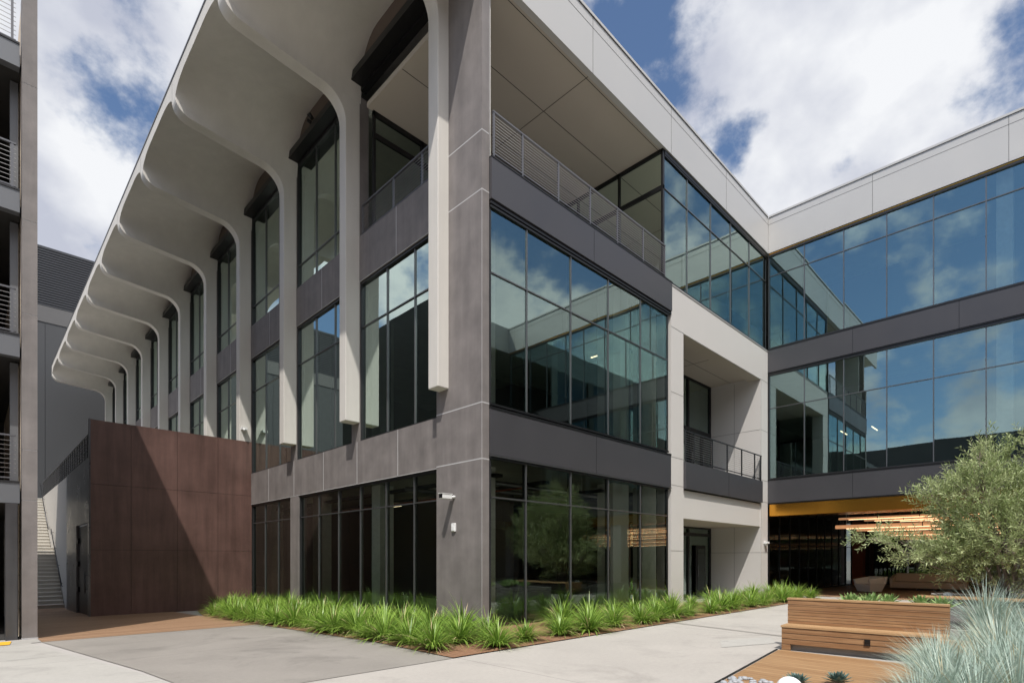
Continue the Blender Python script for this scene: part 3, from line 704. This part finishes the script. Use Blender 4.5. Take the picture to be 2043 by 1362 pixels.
put(rb.build('guard_rail', SW))
ST = empty('staircase', 'pale concrete staircase climbing between the garage column and the steel wall', 'staircase', (-6.3, 22.0, -.58))
b = MB(); z = -.58; y = 22.0; rise = .172; run = .29
for k in range(33):
    b.box(-7.26, -5.385, y, y + run + .02, z - .4 if k else -.7, z + rise - .002, 'stair'); b.box(-7.26, -5.39, y - .03, y + run, z + rise - .035, z + rise, 'nosing')
    z += rise; y += run
    if k == 15: b.box(-7.26, -5.385, y, y + 1.25, z - .4, z, 'stair'); y += 1.2
b.box(-7.26, -5.385, y, y + 14, z - .4, z, 'stair')
put(b.build('step', ST))
rl = MB()
def hr(y0, z0, y1, z1):
    rl.tube((-5.47, y0, z0), (-5.47, y1, z1), .022, m='frame', n=8)
    for t in (0.05, .35, .65, .95):
        yy = y0 + (y1 - y0) * t; zz = z0 + (z1 - z0) * t; rl.tube((-5.47, yy, zz), (-5.38, yy, zz - .06), .01, m='frame')
    rl.tube((-5.47, y0, z0), (-5.47, y0 - .35, z0), .022, m='frame', n=8)
hr(22.1, .4, 26.6, 3.1); hr(28.0, 3.15, 32.8, 6.0)
put(rl.build('handrail', ST))

# ------------------------------------------------------------------ dark building beyond
DB = empty('distant_building', 'dark windowless building with horizontally ribbed top behind the stair', 'building', (0, 49, 0))
put(MB().box(-30, 14, 49, 60, -1, 20.79, 'dwall').box(-4.05, -4.03, 48.99, 49.01, -1, 20.7, 'black').box(-14, -13.98, 48.99, 49.01, -1, 20.7, 'black').build('wall', DB))
put(MB().box(-30, 14, 48.95, 60, 20.8, 22.1, 'lwall').build('parapet_strip', DB))
b = MB().box(-30, 14, 49.1, 60, 22.11, 27, 'cladding')
for k in range(24): b.box(-30, 14, 48.98, 49.1, 22.15 + k * .2, 22.27 + k * .2, 'cladding')
put(b.build('ribbed_cladding', DB))

# ------------------------------------------------------------------ parking garage (left edge)
GA = empty('parking_garage', 'open dark parking garage with grey bands, cable railings and a concrete end column', 'garage', (-7.4, 7.1, -.25))
b = MB()
for z0, z1 in ((-.4, 2.905), (2.92, 4.04), (4.055, 7.09), (7.105, 9.19), (9.205, 12.25), (12.265, 14.35)):
    b.box(-7.53, -7.27, 7.1, 7.6, z0, z1, 'conc')
b.box(-7.525, -7.275, 7.105, 7.6, -.4, 14.3, 'joint'); b.box(-7.535, -7.255, 7.09, 7.2, -.4, -.18, 'joint')
put(b.build('column', GA))
put(MB().box(-7.525, -7.40, 7.6, 21.5, -.5, 14.3, 'cream').box(-7.40, -7.29, 7.6, 21.5, -.5, 14.3, 'dwall').build('block_wall', GA))
bands = ((12.69, 13.2), (9.41, 9.9), (6.15, 6.63), (2.85, 3.31))
for z0, z1 in bands:
    put(MB().box(-40, -7.56, 7.3, 7.5, z0, z1, 'gband').box(-40, -7.56, 7.28, 7.5, z1, z1 + .04, 'frame').build('band', GA))
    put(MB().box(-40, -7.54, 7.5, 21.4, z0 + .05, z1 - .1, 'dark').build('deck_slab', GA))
def put_rail(z0):
    r = railing(GA, (-20, 7.4), (-7.62, 7.4), z0 + .04, 1.05, [0.0, .25, .5, .75, .995], 8)
    for o in [r]: o.matrix_parent_inverse = Matrix.Translation(-GA.location)
for z0, z1 in bands: put_rail(z1)
b = MB()
for z0, z1 in ((-.35, 2.85), (3.35, 6.15), (6.65, 9.41), (9.9, 12.69)):
    b = MB().box(-7.70, -7.56, 7.9, 8.15, z0, z1, 'gband'); put(b.build('post', GA))
put(MB().box(-7.80, -7.60, 7.25, 7.75, -.35, 2.84, 'steel').build('door_jamb', GA))
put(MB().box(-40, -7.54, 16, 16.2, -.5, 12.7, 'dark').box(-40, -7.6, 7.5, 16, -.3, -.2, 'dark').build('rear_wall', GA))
b = MB()
for k in range(14): b.box(-9.3, -8.0, 9.2 + k * .28, 9.5 + k * .28, -.3 + k * .18, -.2 + k * .18, 'gband')
b.tube((-8.0, 9.2, .7), (-8.0, 13, 3.1), .03, m='cap'); b.tube((-8.0, 9.2, -.3), (-8.0, 9.2, .7), .03, m='cap')
put(b.build('garage_stair', GA))
tp = sheet('tactile_strip', [(-9.0, 5.95), (-7.78, 5.95), (-7.72, 6.75), (-9.0, 6.75)], 'yellow', 0.012)
del tp['kind']; tag(tp, 'yellow tactile paving strip at the foot of the garage opening', 'tactile paving')

# building across the court (only in reflections)
RB = empty('brick_building', 'dark roofed office block with terracotta panels mirrored in the wing windows', 'building', (-44, -10, 0))
put(MB().box(-60, -44, -60, 12, 12.6, 16.3, 'dwall').box(-60, -44.3, -60, 12, 0, 12.6, 'dark').build('wall', RB))
b = MB()
for k in range(14): b.box(-44.3, -44.1, -58 + k * 5, -55 + k * 5, 5.5, 8.8, 'brick'); b.box(-44.3, -44.1, -58 + k * 5, -55 + k * 5, .5, 3.6, 'brick')
put(b.build('terracotta_panel', RB))
b = MB()
for k in range(28): b.box(-44.32, -44.2, -58 + k * 2.5, -56 + k * 2.5, 10.0, 12.2, 'glassD')
put(b.build('window', RB))
RB2 = empty('brick_building', 'terracotta brick block with dark window frames mirrored in the corner glazing', 'building', (-10, -46, 0))
b = MB().box(-70, 10, -56, -46, 0, 24, 'brick'); b.box(-70, 10, -45.98, -45.9, 22.8, 24.4, 'dwall')
put(b.build('wall', RB2))
b = MB()
for k in range(26):
    for z in (1.0, 5.0, 9.0, 13., 17.): b.box(-69 + k * 3, -66.9 + k * 3, -46.02, -45.95, z, z + 2.5, 'lens')
put(b.build('window', RB2))

# ------------------------------------------------------------------ fittings
def at(o, loc): o.location = loc; return o
sc_ = empty('security_camera', 'white security camera on the dark corner column, above the small box', 'security camera', (0, .98, 3.08))
MB().box(-.09, -.001, -.08, .08, -.08, .08, 'plastic').build('mount_box', sc_, bevel=.01)
MB().tube((-.09, 0, 0), (-.2, .05, .0), .035, m='plastic', n=10).build('arm', sc_)
MB().box(-.46, -.18, .0, .12, -.055, .055, 'plastic').box(-.49, -.462, .01, .11, -.045, .045, 'lens').box(-.50, -.16, -.01, .13, .055, .068, 'plastic').build('camera_body', sc_, bevel=.008)
jb = empty('junction_box', 'small white box fixed to the dark column under the security camera', 'junction box', (0, 1.0, 2.35))
MB().box(-.14, -.001, -.07, .07, -.1, .1, 'plastic').build('housing', jb, bevel=.01); MB().box(-.155, -.141, -.045, .045, -.075, .03, 'plastic').tube((-.07, .07, -.04), (-.07, .13, -.04), .015, m='lens').build('cover', jb)
wl = empty('wall_light', 'small white wall fixture on the pale pier left of the lounge', 'wall light', (16.45, -.03, 2.29))
MB().box(-.13, .13, -.16, 0, -.03, .06, 'plastic').box(-.09, .09, -.11, -.01, -.1, -.03, 'plastic').build('housing', wl, bevel=.008)
fd = empty('wall_sensor', 'small white bracketed device on the side of a white fin above the rust wall', 'sensor', (-.25, Y0 + DY * 3, 7.0))
MB().box(-.12, .08, -.22, -.001, -.05, .05, 'plastic').sphere((-.05, -.2, -.07), .06, 'plastic', 10, 6).build('housing', fd)
for i, (k, fr) in enumerate(((1, .75), (3, .78), (5, .8), (6, .8))):
    y = Y0 + DY * k + FW + (DY - FW) * (1 - fr) + .6 if i else 8.4
    f = empty('floodlight', ['black twin floodlight on the shelf of the second bay from the corner', 'black floodlight on the shelf of the fourth bay, above its window', 'small black floodlight on the shelf of the sixth bay', 'small black floodlight on the shelf of the seventh bay'][i], 'floodlight', (-.2, y, 16.13), 'floodlights under the roof vaults')
    MB().box(-.05, .05, -.12, .12, 0, .03, 'black').tube((0, 0, .03), (0, 0, .12), .015, m='black').build('bracket', f)
    MB().tube((-.04, -.06, .1), (-.2, -.1, .2), .06, .075, m='black', n=12).build('lamp_head', f)
    MB().tube((0, .1, .1), (-.12, .16, .16), .05, .06, m='black', n=12).build('lamp_head', f)
# copper tube pendants
specs = [(18.0, -2.40, 2.95), (18.9, -2.98, 2.86), (19.9, -3.62, 2.68), (20.9, -4.2, 2.52), (20.0, -2.0, 3.42), (21.4, -2.7, 3.40), (23.0, -3.4, 3.42), (24.2, -4.4, 3.44), (26, -5.0, 3.5)]
ords = ['front copper tube lamp, lowest left end, hanging over the lounge', 'second copper tube lamp behind the front one over the lounge', 'third copper tube lamp back, starting further right', 'fourth copper tube lamp back, shortest on its left side',
        'upper copper tube lamp close under the gold soffit', 'upper copper tube lamp just behind the first upper one', 'third of the upper copper tube lamps', 'fourth of the upper copper tube lamps', 'rearmost of the upper copper tube lamps']
for (x, y, z), lab in zip(specs, ords):
    t = empty('tube_lamp', lab, 'pendant lamp', (x, y, z), 'copper tube lamps over the lounge')
    rt = .08 if z < 3 else .05
    b = MB().tube((0, 0, 0), (0, -9, 0), rt, m='copper', n=12)
    for q in (-1.5, -3.0, -4.5, -6, -7.5): b.tube((0, q, 0), (0, q - .03, 0), rt + .002, m='black', n=12, cap=False)
    b.build('tube', t)
    c = MB()
    for q in (-.4, -4.0, -8.0): c.tube((0, q, .05), (0, q, 3.88 - z), .006, m='cable', n=4, cap=False)
    c.build('cable', t)
    MB().box(-.03, .03, -8.6, -.4, -rt - .012, -rt - .002, 'strip').build('diffuser', t)
# lounge furniture
def armchair(loc, rz, lab):
    t = empty('armchair', lab, 'armchair', loc); t.rotation_euler = (0, 0, rz)
    b = MB()
    def ring(z, hw, hd): return [(-hw, -hd, z), (hw, -hd, z), (hw, hd, z), (-hw, hd, z)]
    def loft(a, c, m_):
        for i in range(4): b.face([a[i], a[(i + 1) % 4], c[(i + 1) % 4], c[i]], m_)
    r0 = ring(.05, .34, .34); r1 = ring(.40, .46, .44); r2 = ring(.42, .42, .40)
    loft(r0, r1, 'uphw'); b.face(ring(.40, .46, .44), 'uphw'); b.face(ring(.05, .34, .34)[::-1], 'uphw')
    b.build('seat', t, bevel=.02)
    s = MB()
    s.prism([(-.46, .40), (-.36, .40), (-.42, .74), (-.56, .76)], 'y', -.48, .48, 'uphw')
    s.build('backrest', t, bevel=.02)
    for sg in (-1, 1):
        MB().prism([(-.36, .405), (.42, .405), (.5, .62), (-.40, .74)], 'y', sg * .40 - .05, sg * .40 + .05, 'uphw').build('armrest', t, bevel=.02)
armchair((22.1, -2.75, 0), R(150), 'white angular armchair on the lounge floor in front of the sofa')
sf = empty('sofa', 'long beige angular sofa at the back of the lounge', 'sofa', (25.7, -4.5, 0))
sf.rotation_euler = (0, 0, R(-90))
MB().prism([(-.42, .12), (.38, .12), (.45, .42), (-.42, .42)], 'y', -1.4, 1.4, 'uph').build('seat', sf, bevel=.02)
MB().prism([(-.5, -.4), (.5, -.4), (.5, .4), (-.5, .4)], 'z', 0, .1, 'dark').build('base', sf)
sf.rotation_euler = (0, 0, R(180)); 
MB().prism([(-.42, .44), (-.22, .44), (-.34, .86), (-.52, .84)], 'y', -1.4, 1.4, 'uph').build('backrest', sf, bevel=.02)
for y in (-1.54, 1.4): MB().prism([(-.4, .12), (.4, .12), (.48, .6), (-.46, .8)], 'y', y, y + .14, 'uph').build('armrest', sf, bevel=.02)

# bench and planter
BE = empty('timber_bench', 'long honey brown timber bench with slatted backrest at the deck edge', 'bench', (1.8, -5.8, 0))
ang = R(-4)
def bpart(mb, name, **k):
    o = mb.build(name, BE, **k); return o
BE.rotation_euler = (0, 0, R(4.5))
LB = 2.3
b = MB()
for k in range(3): b.box(0.0, .05, -LB, 0, .115 + k * .0957, .205 + k * .0957, 'benchw')
b.box(0.01, .5, -LB + .02, -.01, .11, .39, 'benchw')
b.box(0.0, .05, -.14, 0, 0.0, .112, 'benchw')
bpart(b, 'front_boards')
b = MB()
for k in range(4): b.box(-.012 + k * .105, .085 + k * .105, -LB, .012, .40, .432, 'benchs')
bpart(b, 'seat')
b = MB()
for k in range(4): b.box(.40, .45, -LB, 0.0, .436 + k * .1055, .5355 + k * .1055, 'benchw')
b.box(.39, .56, -LB, .012, .862, .892, 'benchs'); b.box(.451, .55, -LB, -.002, .0, .86, 'benchw')
bpart(b, 'backrest')
bpart(MB().box(.09, .4, -LB, -.12, 0.0, .11, 'pad'), 'plinth')
so = MB().box(-.02, 0, -1.32, -1.24, .205, .305, 'lens').box(-.03, -.02, -1.31, -1.25, .26, .30, 'black').build('socket', BE)
# return leg of the bench towards the camera
b = MB().box(-1.5, -0.01, -LB - .5, -LB + .1, .34, .40, 'benchs').box(-1.48, -.03, -LB -.48, -LB + .07, .0, .335, 'benchw'); bpart(b, 'return_seat')
PL = empty('raised_planter', 'low raised planter bed behind the timber bench with agaves and shrubs', 'planter', (2.3, -5.8, 0))
b = MB().prism([(2.42, -5.86), (8.3, -5.15), (8.3, -10.0), (2.9, -10.0)], 'z', 0, .48, 'slab')
put(b.build('edge', PL))
put(MB().prism([(2.5, -5.94), (8.15, -5.27), (8.15, -9.9), (3.0, -9.9)], 'z', .4, .50, 'soil').build('soil', PL))
B2 = empty('timber_block_bench', 'low pale timber block bench half hidden under the grey green shrub', 'bench', (11, -6.4, 0))
put(MB().box(10.7, 11.6, -9.6, -6.35, .12, .50, 'benchs').box(10.66, 11.64, -9.6, -6.3, .50, .54, 'benchs').build('seat', B2)); put(MB().box(10.8, 11.5, -9.5, -6.5, 0, .12, 'dark').build('plinth', B2))
P2 = empty('raised_planter', 'low planter bed under the big grey green shrub', 'planter', (14, -8, 0))
put(MB().prism([(11.7, -7.0), (15.6, -6.0), (16, -12), (11.7, -12)], 'z', 0, .4, 'slab').build('edge', P2))
put(MB().prism([(11.8, -7.1), (15.5, -6.1), (15.9, -11.9), (11.8, -11.9)], 'z', .3, .42, 'soil').build('soil', P2))
FP = empty('raised_planter', 'foreground planter bed filled with blue grass', 'planter', (-1.6, -9, 0))
put(MB().prism([(-2.6, -8.3), (-.2, -8.05), (.55, -8.0), (.6, -8.75), (1.3, -8.9), (2.9, -10.0), (8.3, -10.01), (8.3, -14), (-2.8, -14)], 'z', 0, .22, 'soil').build('soil', FP))
for loc, r, lab in (((-1.20, -6.93, .0), .155, 'white globe lamp at the pebble edge in front of the deck'), ((12.0, -6.9, .5), .13, 'white globe lamp under the big shrub')):
    g = empty('globe_lamp', lab, 'globe lamp', loc); MB().sphere((0, 0, 0), r, 'globe', 28, 18).build('globe', g); MB().tube((0, 0, -r - .1), (0, 0, -r + .02), .05, m='black', n=12).build('base', g)
ac = sheet('access_cover', [(2.1, -4.55), (3.35, -5.05), (2.5, -5.45), (1.3, -4.95)], 'slab', 0.002)
del ac['kind']; tag(ac, 'pale flat access cover set in the paving left of the bench', 'access cover')

# ------------------------------------------------------------------ plants
def blade(b, at_, base, d, ln, wd, droop, segs, m, shade, tip=.0, lift=0.0):
    """arching ribbon; d = horizontal unit dir, lift = initial elevation angle"""
    side = Vector((-d.y, d.x, 0)); p = Vector(base); a = lift; i0 = len(b.v)
    st = ln / segs
    for s in range(segs + 1):
        f = s / segs; w_ = wd * (1 - f ** 2.2) * .5 + .0004
        b.v.append(tuple(p - side * w_)); b.v.append(tuple(p + side * w_)); at_.extend([shade + .25 * f, shade + .25 * f])
        p = p + (d * math.cos(a) + Vector((0, 0, math.sin(a)))) * st; a -= droop / segs * (0.5 + f)
    for s in range(segs):
        b.f.append([i0 + 2 * s, i0 + 2 * s + 1, i0 + 2 * s + 3, i0 + 2 * s + 2]); b.m.append(b.mi(m)); b.sm.append(True)
def clump_mesh(name, seed, n, ln, wd, m, rad, lift, droop, segs=5):
    rr = random.Random(seed); b = MB(); at_ = []
    for i in range(n):
        t = rr.uniform(0, 2 * math.pi); u = rr.random() ** .6; d = Vector((math.cos(t), math.sin(t), 0))
        base = d * rad * u * .9
        l = ln * rr.uniform(.6, 1.08); lf = R(88) - u * (R(88) - lift) + rr.uniform(-.12, .12)
        tw = rr.uniform(-.5, .5); d2 = Vector((math.cos(t + tw), math.sin(t + tw), 0))
        blade(b, at_, base, d2, l * (1.0 if rr.random() > .05 else 1.15), wd * rr.uniform(.7, 1.2), droop * rr.uniform(.5, 1.3) * (.45 + .55 * u), segs, m if rr.random() > .05 else 'dry', rr.random() * .75, lift=lf)
    o = b.build(name, attr=at_); me = o.data; bpy.data.objects.remove(o); return me
lir = [clump_mesh('grass_blades', s, 280, .80, .027, 'lir', .11, R(26), 1.85) for s in (1, 2, 3, 4)]
blu = [clump_mesh('blue_blades', s + 20, 400, 1.0, .0135, 'blue', .14, R(22), .6, 4) for s in (1, 2, 3)]
ORD = 'first second third fourth fifth sixth seventh eighth ninth tenth eleventh twelfth thirteenth fourteenth fifteenth sixteenth seventeenth eighteenth nineteenth twentieth'.split() + ['twenty-' + s for s in 'first second third fourth fifth sixth seventh eighth ninth'.split()]
def plant(name, me, loc, rz, s, lab, cat, grp):
    o = bpy.data.objects.new(name, me); C.objects.link(o); o.location = loc; o.rotation_euler = (0, 0, rz); o.scale = (s, s, s * random.uniform(.92, 1.05))
    return tag(o, lab, cat, grp)
i = 0
for r_, (yy, nn, x0, st) in enumerate(((-1.95, 19, -1.6, .97), (-.75, 14, 1.8, 1.08))):
    for k in range(nn):
        x = x0 + k * st + random.uniform(-.15, .15); y = yy + random.uniform(-.15, .15)
        if x > 16.3: continue
        plant('grass_clump', lir[i % 4], (x, y, gz(y) + .01), random.uniform(0, 6.3), random.uniform(.70, 1.05), f"green strap leaved clump below right facade, {ORD[k]} from the corner, {['front', 'rear'][r_]} row", 'grass clump', 'green strap leaved clumps below the right facade'); i += 1
for r_, xx in enumerate((-2.45, -1.72, -1.0, -.4)):
    for k in range(21):
        y = -1.5 + k * .78 + random.uniform(-.15, .15) + r_ * .2; x = xx + random.uniform(-.13, .13)
        if y > 14.3 or (r_ == 0 and y > 11.0) or (r_ == 3 and y < 1.9): continue
        if r_ == 3 and k % 2: continue
        plant('grass_clump', lir[i % 4], (x, y, gz(y) + .01), random.uniform(0, 6.3), random.uniform(.72, 1.10), f"green strap leaved clump below left facade, {ORD[k]} from near end, {['outer', 'second', 'third', 'wall'][r_]} row", 'grass clump', 'green strap leaved clumps below the left facade'); i += 1
bl = [(-2.2, -8.38, .62), (-1.7, -8.5, .8), (-1.15, -8.5, .85), (-.65, -8.3, .8), (-.15, -8.25, .85), (.3, -8.2, .7), (2.4, -8.6, 1.0), (3.4, -8.4, 1.05), (-1.9, -8.75, .8), (-1.45, -9.0, .9), (-1.0, -9.3, 1.0), (-.75, -8.75, .9), (.35, -8.85, 1.0), (.95, -8.75, 1.05), (1.65, -8.65, 1.0), (-.35, -8.95, .9), (.25, -9.2, 1.05), (1.0, -9.4, 1.05), (1.8, -9.35, 1.1), (2.5, -9.0, 1.05), (3.2, -9.4, 1.05), (2.55, -9.9, 1.0), (1.5, -10.1, 1.0), (-.9, -9.2, .8), (3.4, -8.6, .9), (4.2, -9.1, 1.0)]
for k, (x, y, s) in enumerate(bl):
    plant('blue_grass', blu[k % 3], (x, y, .48 if x > 2.9 and y > -9 else .2), k * 1.3, s * .8, f"silvery blue grass tussock, {ORD[k]} counting in from the deck side of the foreground planter", 'ornamental grass', 'blue grass tussocks in the foreground')
def rosette(name, seed, n, ln, wd, m, up0, up1):
    rr = random.Random(seed); b = MB(); at_ = []
    for i in range(n):
        f = i / n; t = i * 2.399 + rr.uniform(-.1, .1); d = Vector((math.cos(t), math.sin(t), 0)); side = Vector((-d.y, d.x, 0))
        a = up0 + (up1 - up0) * f; p = d * .02; l = ln * (1 - .35 * f) * rr.uniform(.9, 1.1); i0 = len(b.v); sh = rr.random() * .5
        for s in range(7):
            q = s / 6; wv = wd * (math.sin(math.pi * min(1, q * .75 + .22)) ** .8) * (1 if q < 1 else .02) * (1 - q ** 5)
            nrm = Vector((-d.x * math.sin(a), -d.y * math.sin(a), math.cos(a)))
            b.v += [tuple(p - side * wv + nrm * wv * .35), tuple(p), tuple(p + side * wv + nrm * wv * .35)]; at_ += [sh + .35 * q + .15, sh, sh + .35 * q + .15]
            p = p + (d * math.cos(a) + Vector((0, 0, math.sin(a)))) * l / 6; a += .05
        for s in range(6):
            for c in range(2):
                k = i0 + s * 3 + c; b.f.append([k, k + 1, k + 4, k + 3]); b.m.append(b.mi(m)); b.sm.append(True)
    o = b.build(name, attr=at_); me = o.data; bpy.data.objects.remove(o); return me
ag = rosette('agave_leaves', 4, 26, .42, .055, 'agave', R(12), R(80)); agb = rosette('blue_agave_leaves', 5, 40, .2, .035, 'agaveb', R(10), R(82))
for k, (x, y, s) in enumerate(((6.4, -5.75, 1.0), (6.9, -6.05, 1.05), (6.0, -6.15, .9), (7.6, -6.9, .85), (6.6, -7.45, 1.05), (7.3, -5.6, .8), (7.5, -6.3, .9))):
    plant('agave', ag, (x, y, .5), k * 1.7, s, f"light green agave rosette behind the timber bench, {ORD[k]} from its left end", 'agave', 'light green agaves in the raised planter')
for k, (x, y) in enumerate(((-.92, -6.93), (-.50, -7.28))):
    plant('blue_agave', agb, (x, y, .03), k * 2.1, .95, ['small dark blue agave right behind the white globe lamp', 'small dark blue agave on the deck side, right of the globe lamp'][k], 'agave', 'small blue agaves at the pebble edge')

def shrub(name, loc, lab, seed, lobes, ntw, leaf, stems):
    rr = random.Random(seed); t = empty(name, lab, 'shrub', loc); t.scale = (1.08, 1.08, 1.12)
    wd = MB(); lv = MB(); at_ = []
    nodes = []
    for (cx, cy, cz, rx, ry, rz, wgt) in lobes:          # one limb per lobe
        mid = Vector((cx * .35 + rr.uniform(-.1, .1), cy * .35, cz * .45)); c = Vector((cx, cy, cz))
        wd.tube((rr.uniform(-.12, .12), rr.uniform(-.12, .12), 0), mid, .045, .03, m='bark', n=6, cap=False); wd.tube(mid, c, .03, .014, m='bark', n=6, cap=False)
        nodes.append((mid, c))
    tot = sum(l[6] for l in lobes)
    for li, (cx, cy, cz, rx, ry, rz, wgt) in enumerate(lobes):
        c = Vector((cx, cy, cz))
        for s in range(int(ntw * wgt / tot)):
            while True:
                q = Vector((rr.gauss(0, 1), rr.gauss(0, 1), rr.gauss(0, 1)))
                if q.length > .01: break
            q.normalize(); rad = rr.uniform(.2, 1.0) ** .5 * (1.0 + .22 * math.sin(q.x * 7 + li) * math.sin(q.y * 6 + q.z * 8))
            base = c + Vector((q.x * rx, q.y * ry, q.z * rz)) * rad * .85
            out = (base - Vector((0, 0, .6))).normalized()
            d = (q * .8 + out * .5 + Vector((rr.uniform(-.5, .5), rr.uniform(-.5, .5), rr.uniform(.0, .8)))).normalized()
            ln = rr.uniform(.25, .62); n = int(ln / .026)
            inner = c + (base - c) * .35
            if s % 4 == 0: wd.tube(inner, base, .012, .005, m='bark', n=3, cap=False)
            p = base.copy(); dirn = d.copy(); shd = rr.random() * .6
            wd.tube(base, base + d * ln * .9, .0035, .0015, m='bark', n=3, cap=False)
            a = d.orthogonal().normalized(); bb = d.cross(a)
            for k in range(n):
                p = base + d * ln * k / n; th = k * 2.4 + rr.uniform(-.4, .4)
                rad_ = (a * math.cos(th) + bb * math.sin(th)); ld = (d * rr.uniform(.5, .95) + rad_ * .8 + Vector((0, 0, .1))).normalized()
                L_ = leaf * rr.uniform(.7, 1.25); sd_ = ld.cross(Vector((rr.uniform(-1, 1), rr.uniform(-1, 1), rr.uniform(-.2, 1)))).normalized() * L_ * .095
                i0 = len(lv.v); lv.v += [tuple(p), tuple(p + ld * L_ * .5 + sd_), tuple(p + ld * L_), tuple(p + ld * L_ * .5 - sd_)]
                v = min(1, max(0, shd + rr.uniform(-.15, .4))); at_ += [v] * 4
                lv.f.append([i0, i0 + 1, i0 + 2, i0 + 3]); lv.m.append(lv.mi('olive')); lv.sm.append(False)
    wd.build('branches', t); lv.build('foliage', t, attr=at_)
    return t
shrub('feathery_shrub', (12.4, -8.15, .4), 'large feathery grey green shrub right of the lounge', 11,
      [(0, 0, 1.5, 1.6, 1.6, 1.2, 34), (-.3, .6, 2.6, 1.0, 1.0, .9, 13), (.5, -1.2, 2.9, 1.2, 1.2, 1.0, 20), (-.5, .9, 1.2, .8, .8, .6, 8), (.9, -.3, .9, 1.2, 1.3, .7, 12), (1, -2.0, 2.0, 1.6, 1.6, 1.4, 28),
       (.4, .2, 3.3, .35, .35, .7, 3), (.2, -.6, 3.7, .3, .3, .7, 2.0), (-.6, .5, 3.5, .25, .25, .45, 1.2), (-.8, 1.4, 2.6, .4, .4, .3, 1.6), (-.6, 1.3, 1.35, .35, .5, .15, 1.4), (-.9, 1.9, 1.1, .4, .3, .12, 1.0), (-1.0, 2.1, 1.5, .30, .5, .08, 1.0), (-1.2, 2.75, 1.62, .15, .45, .05, .7)], 3700, .125, 6)
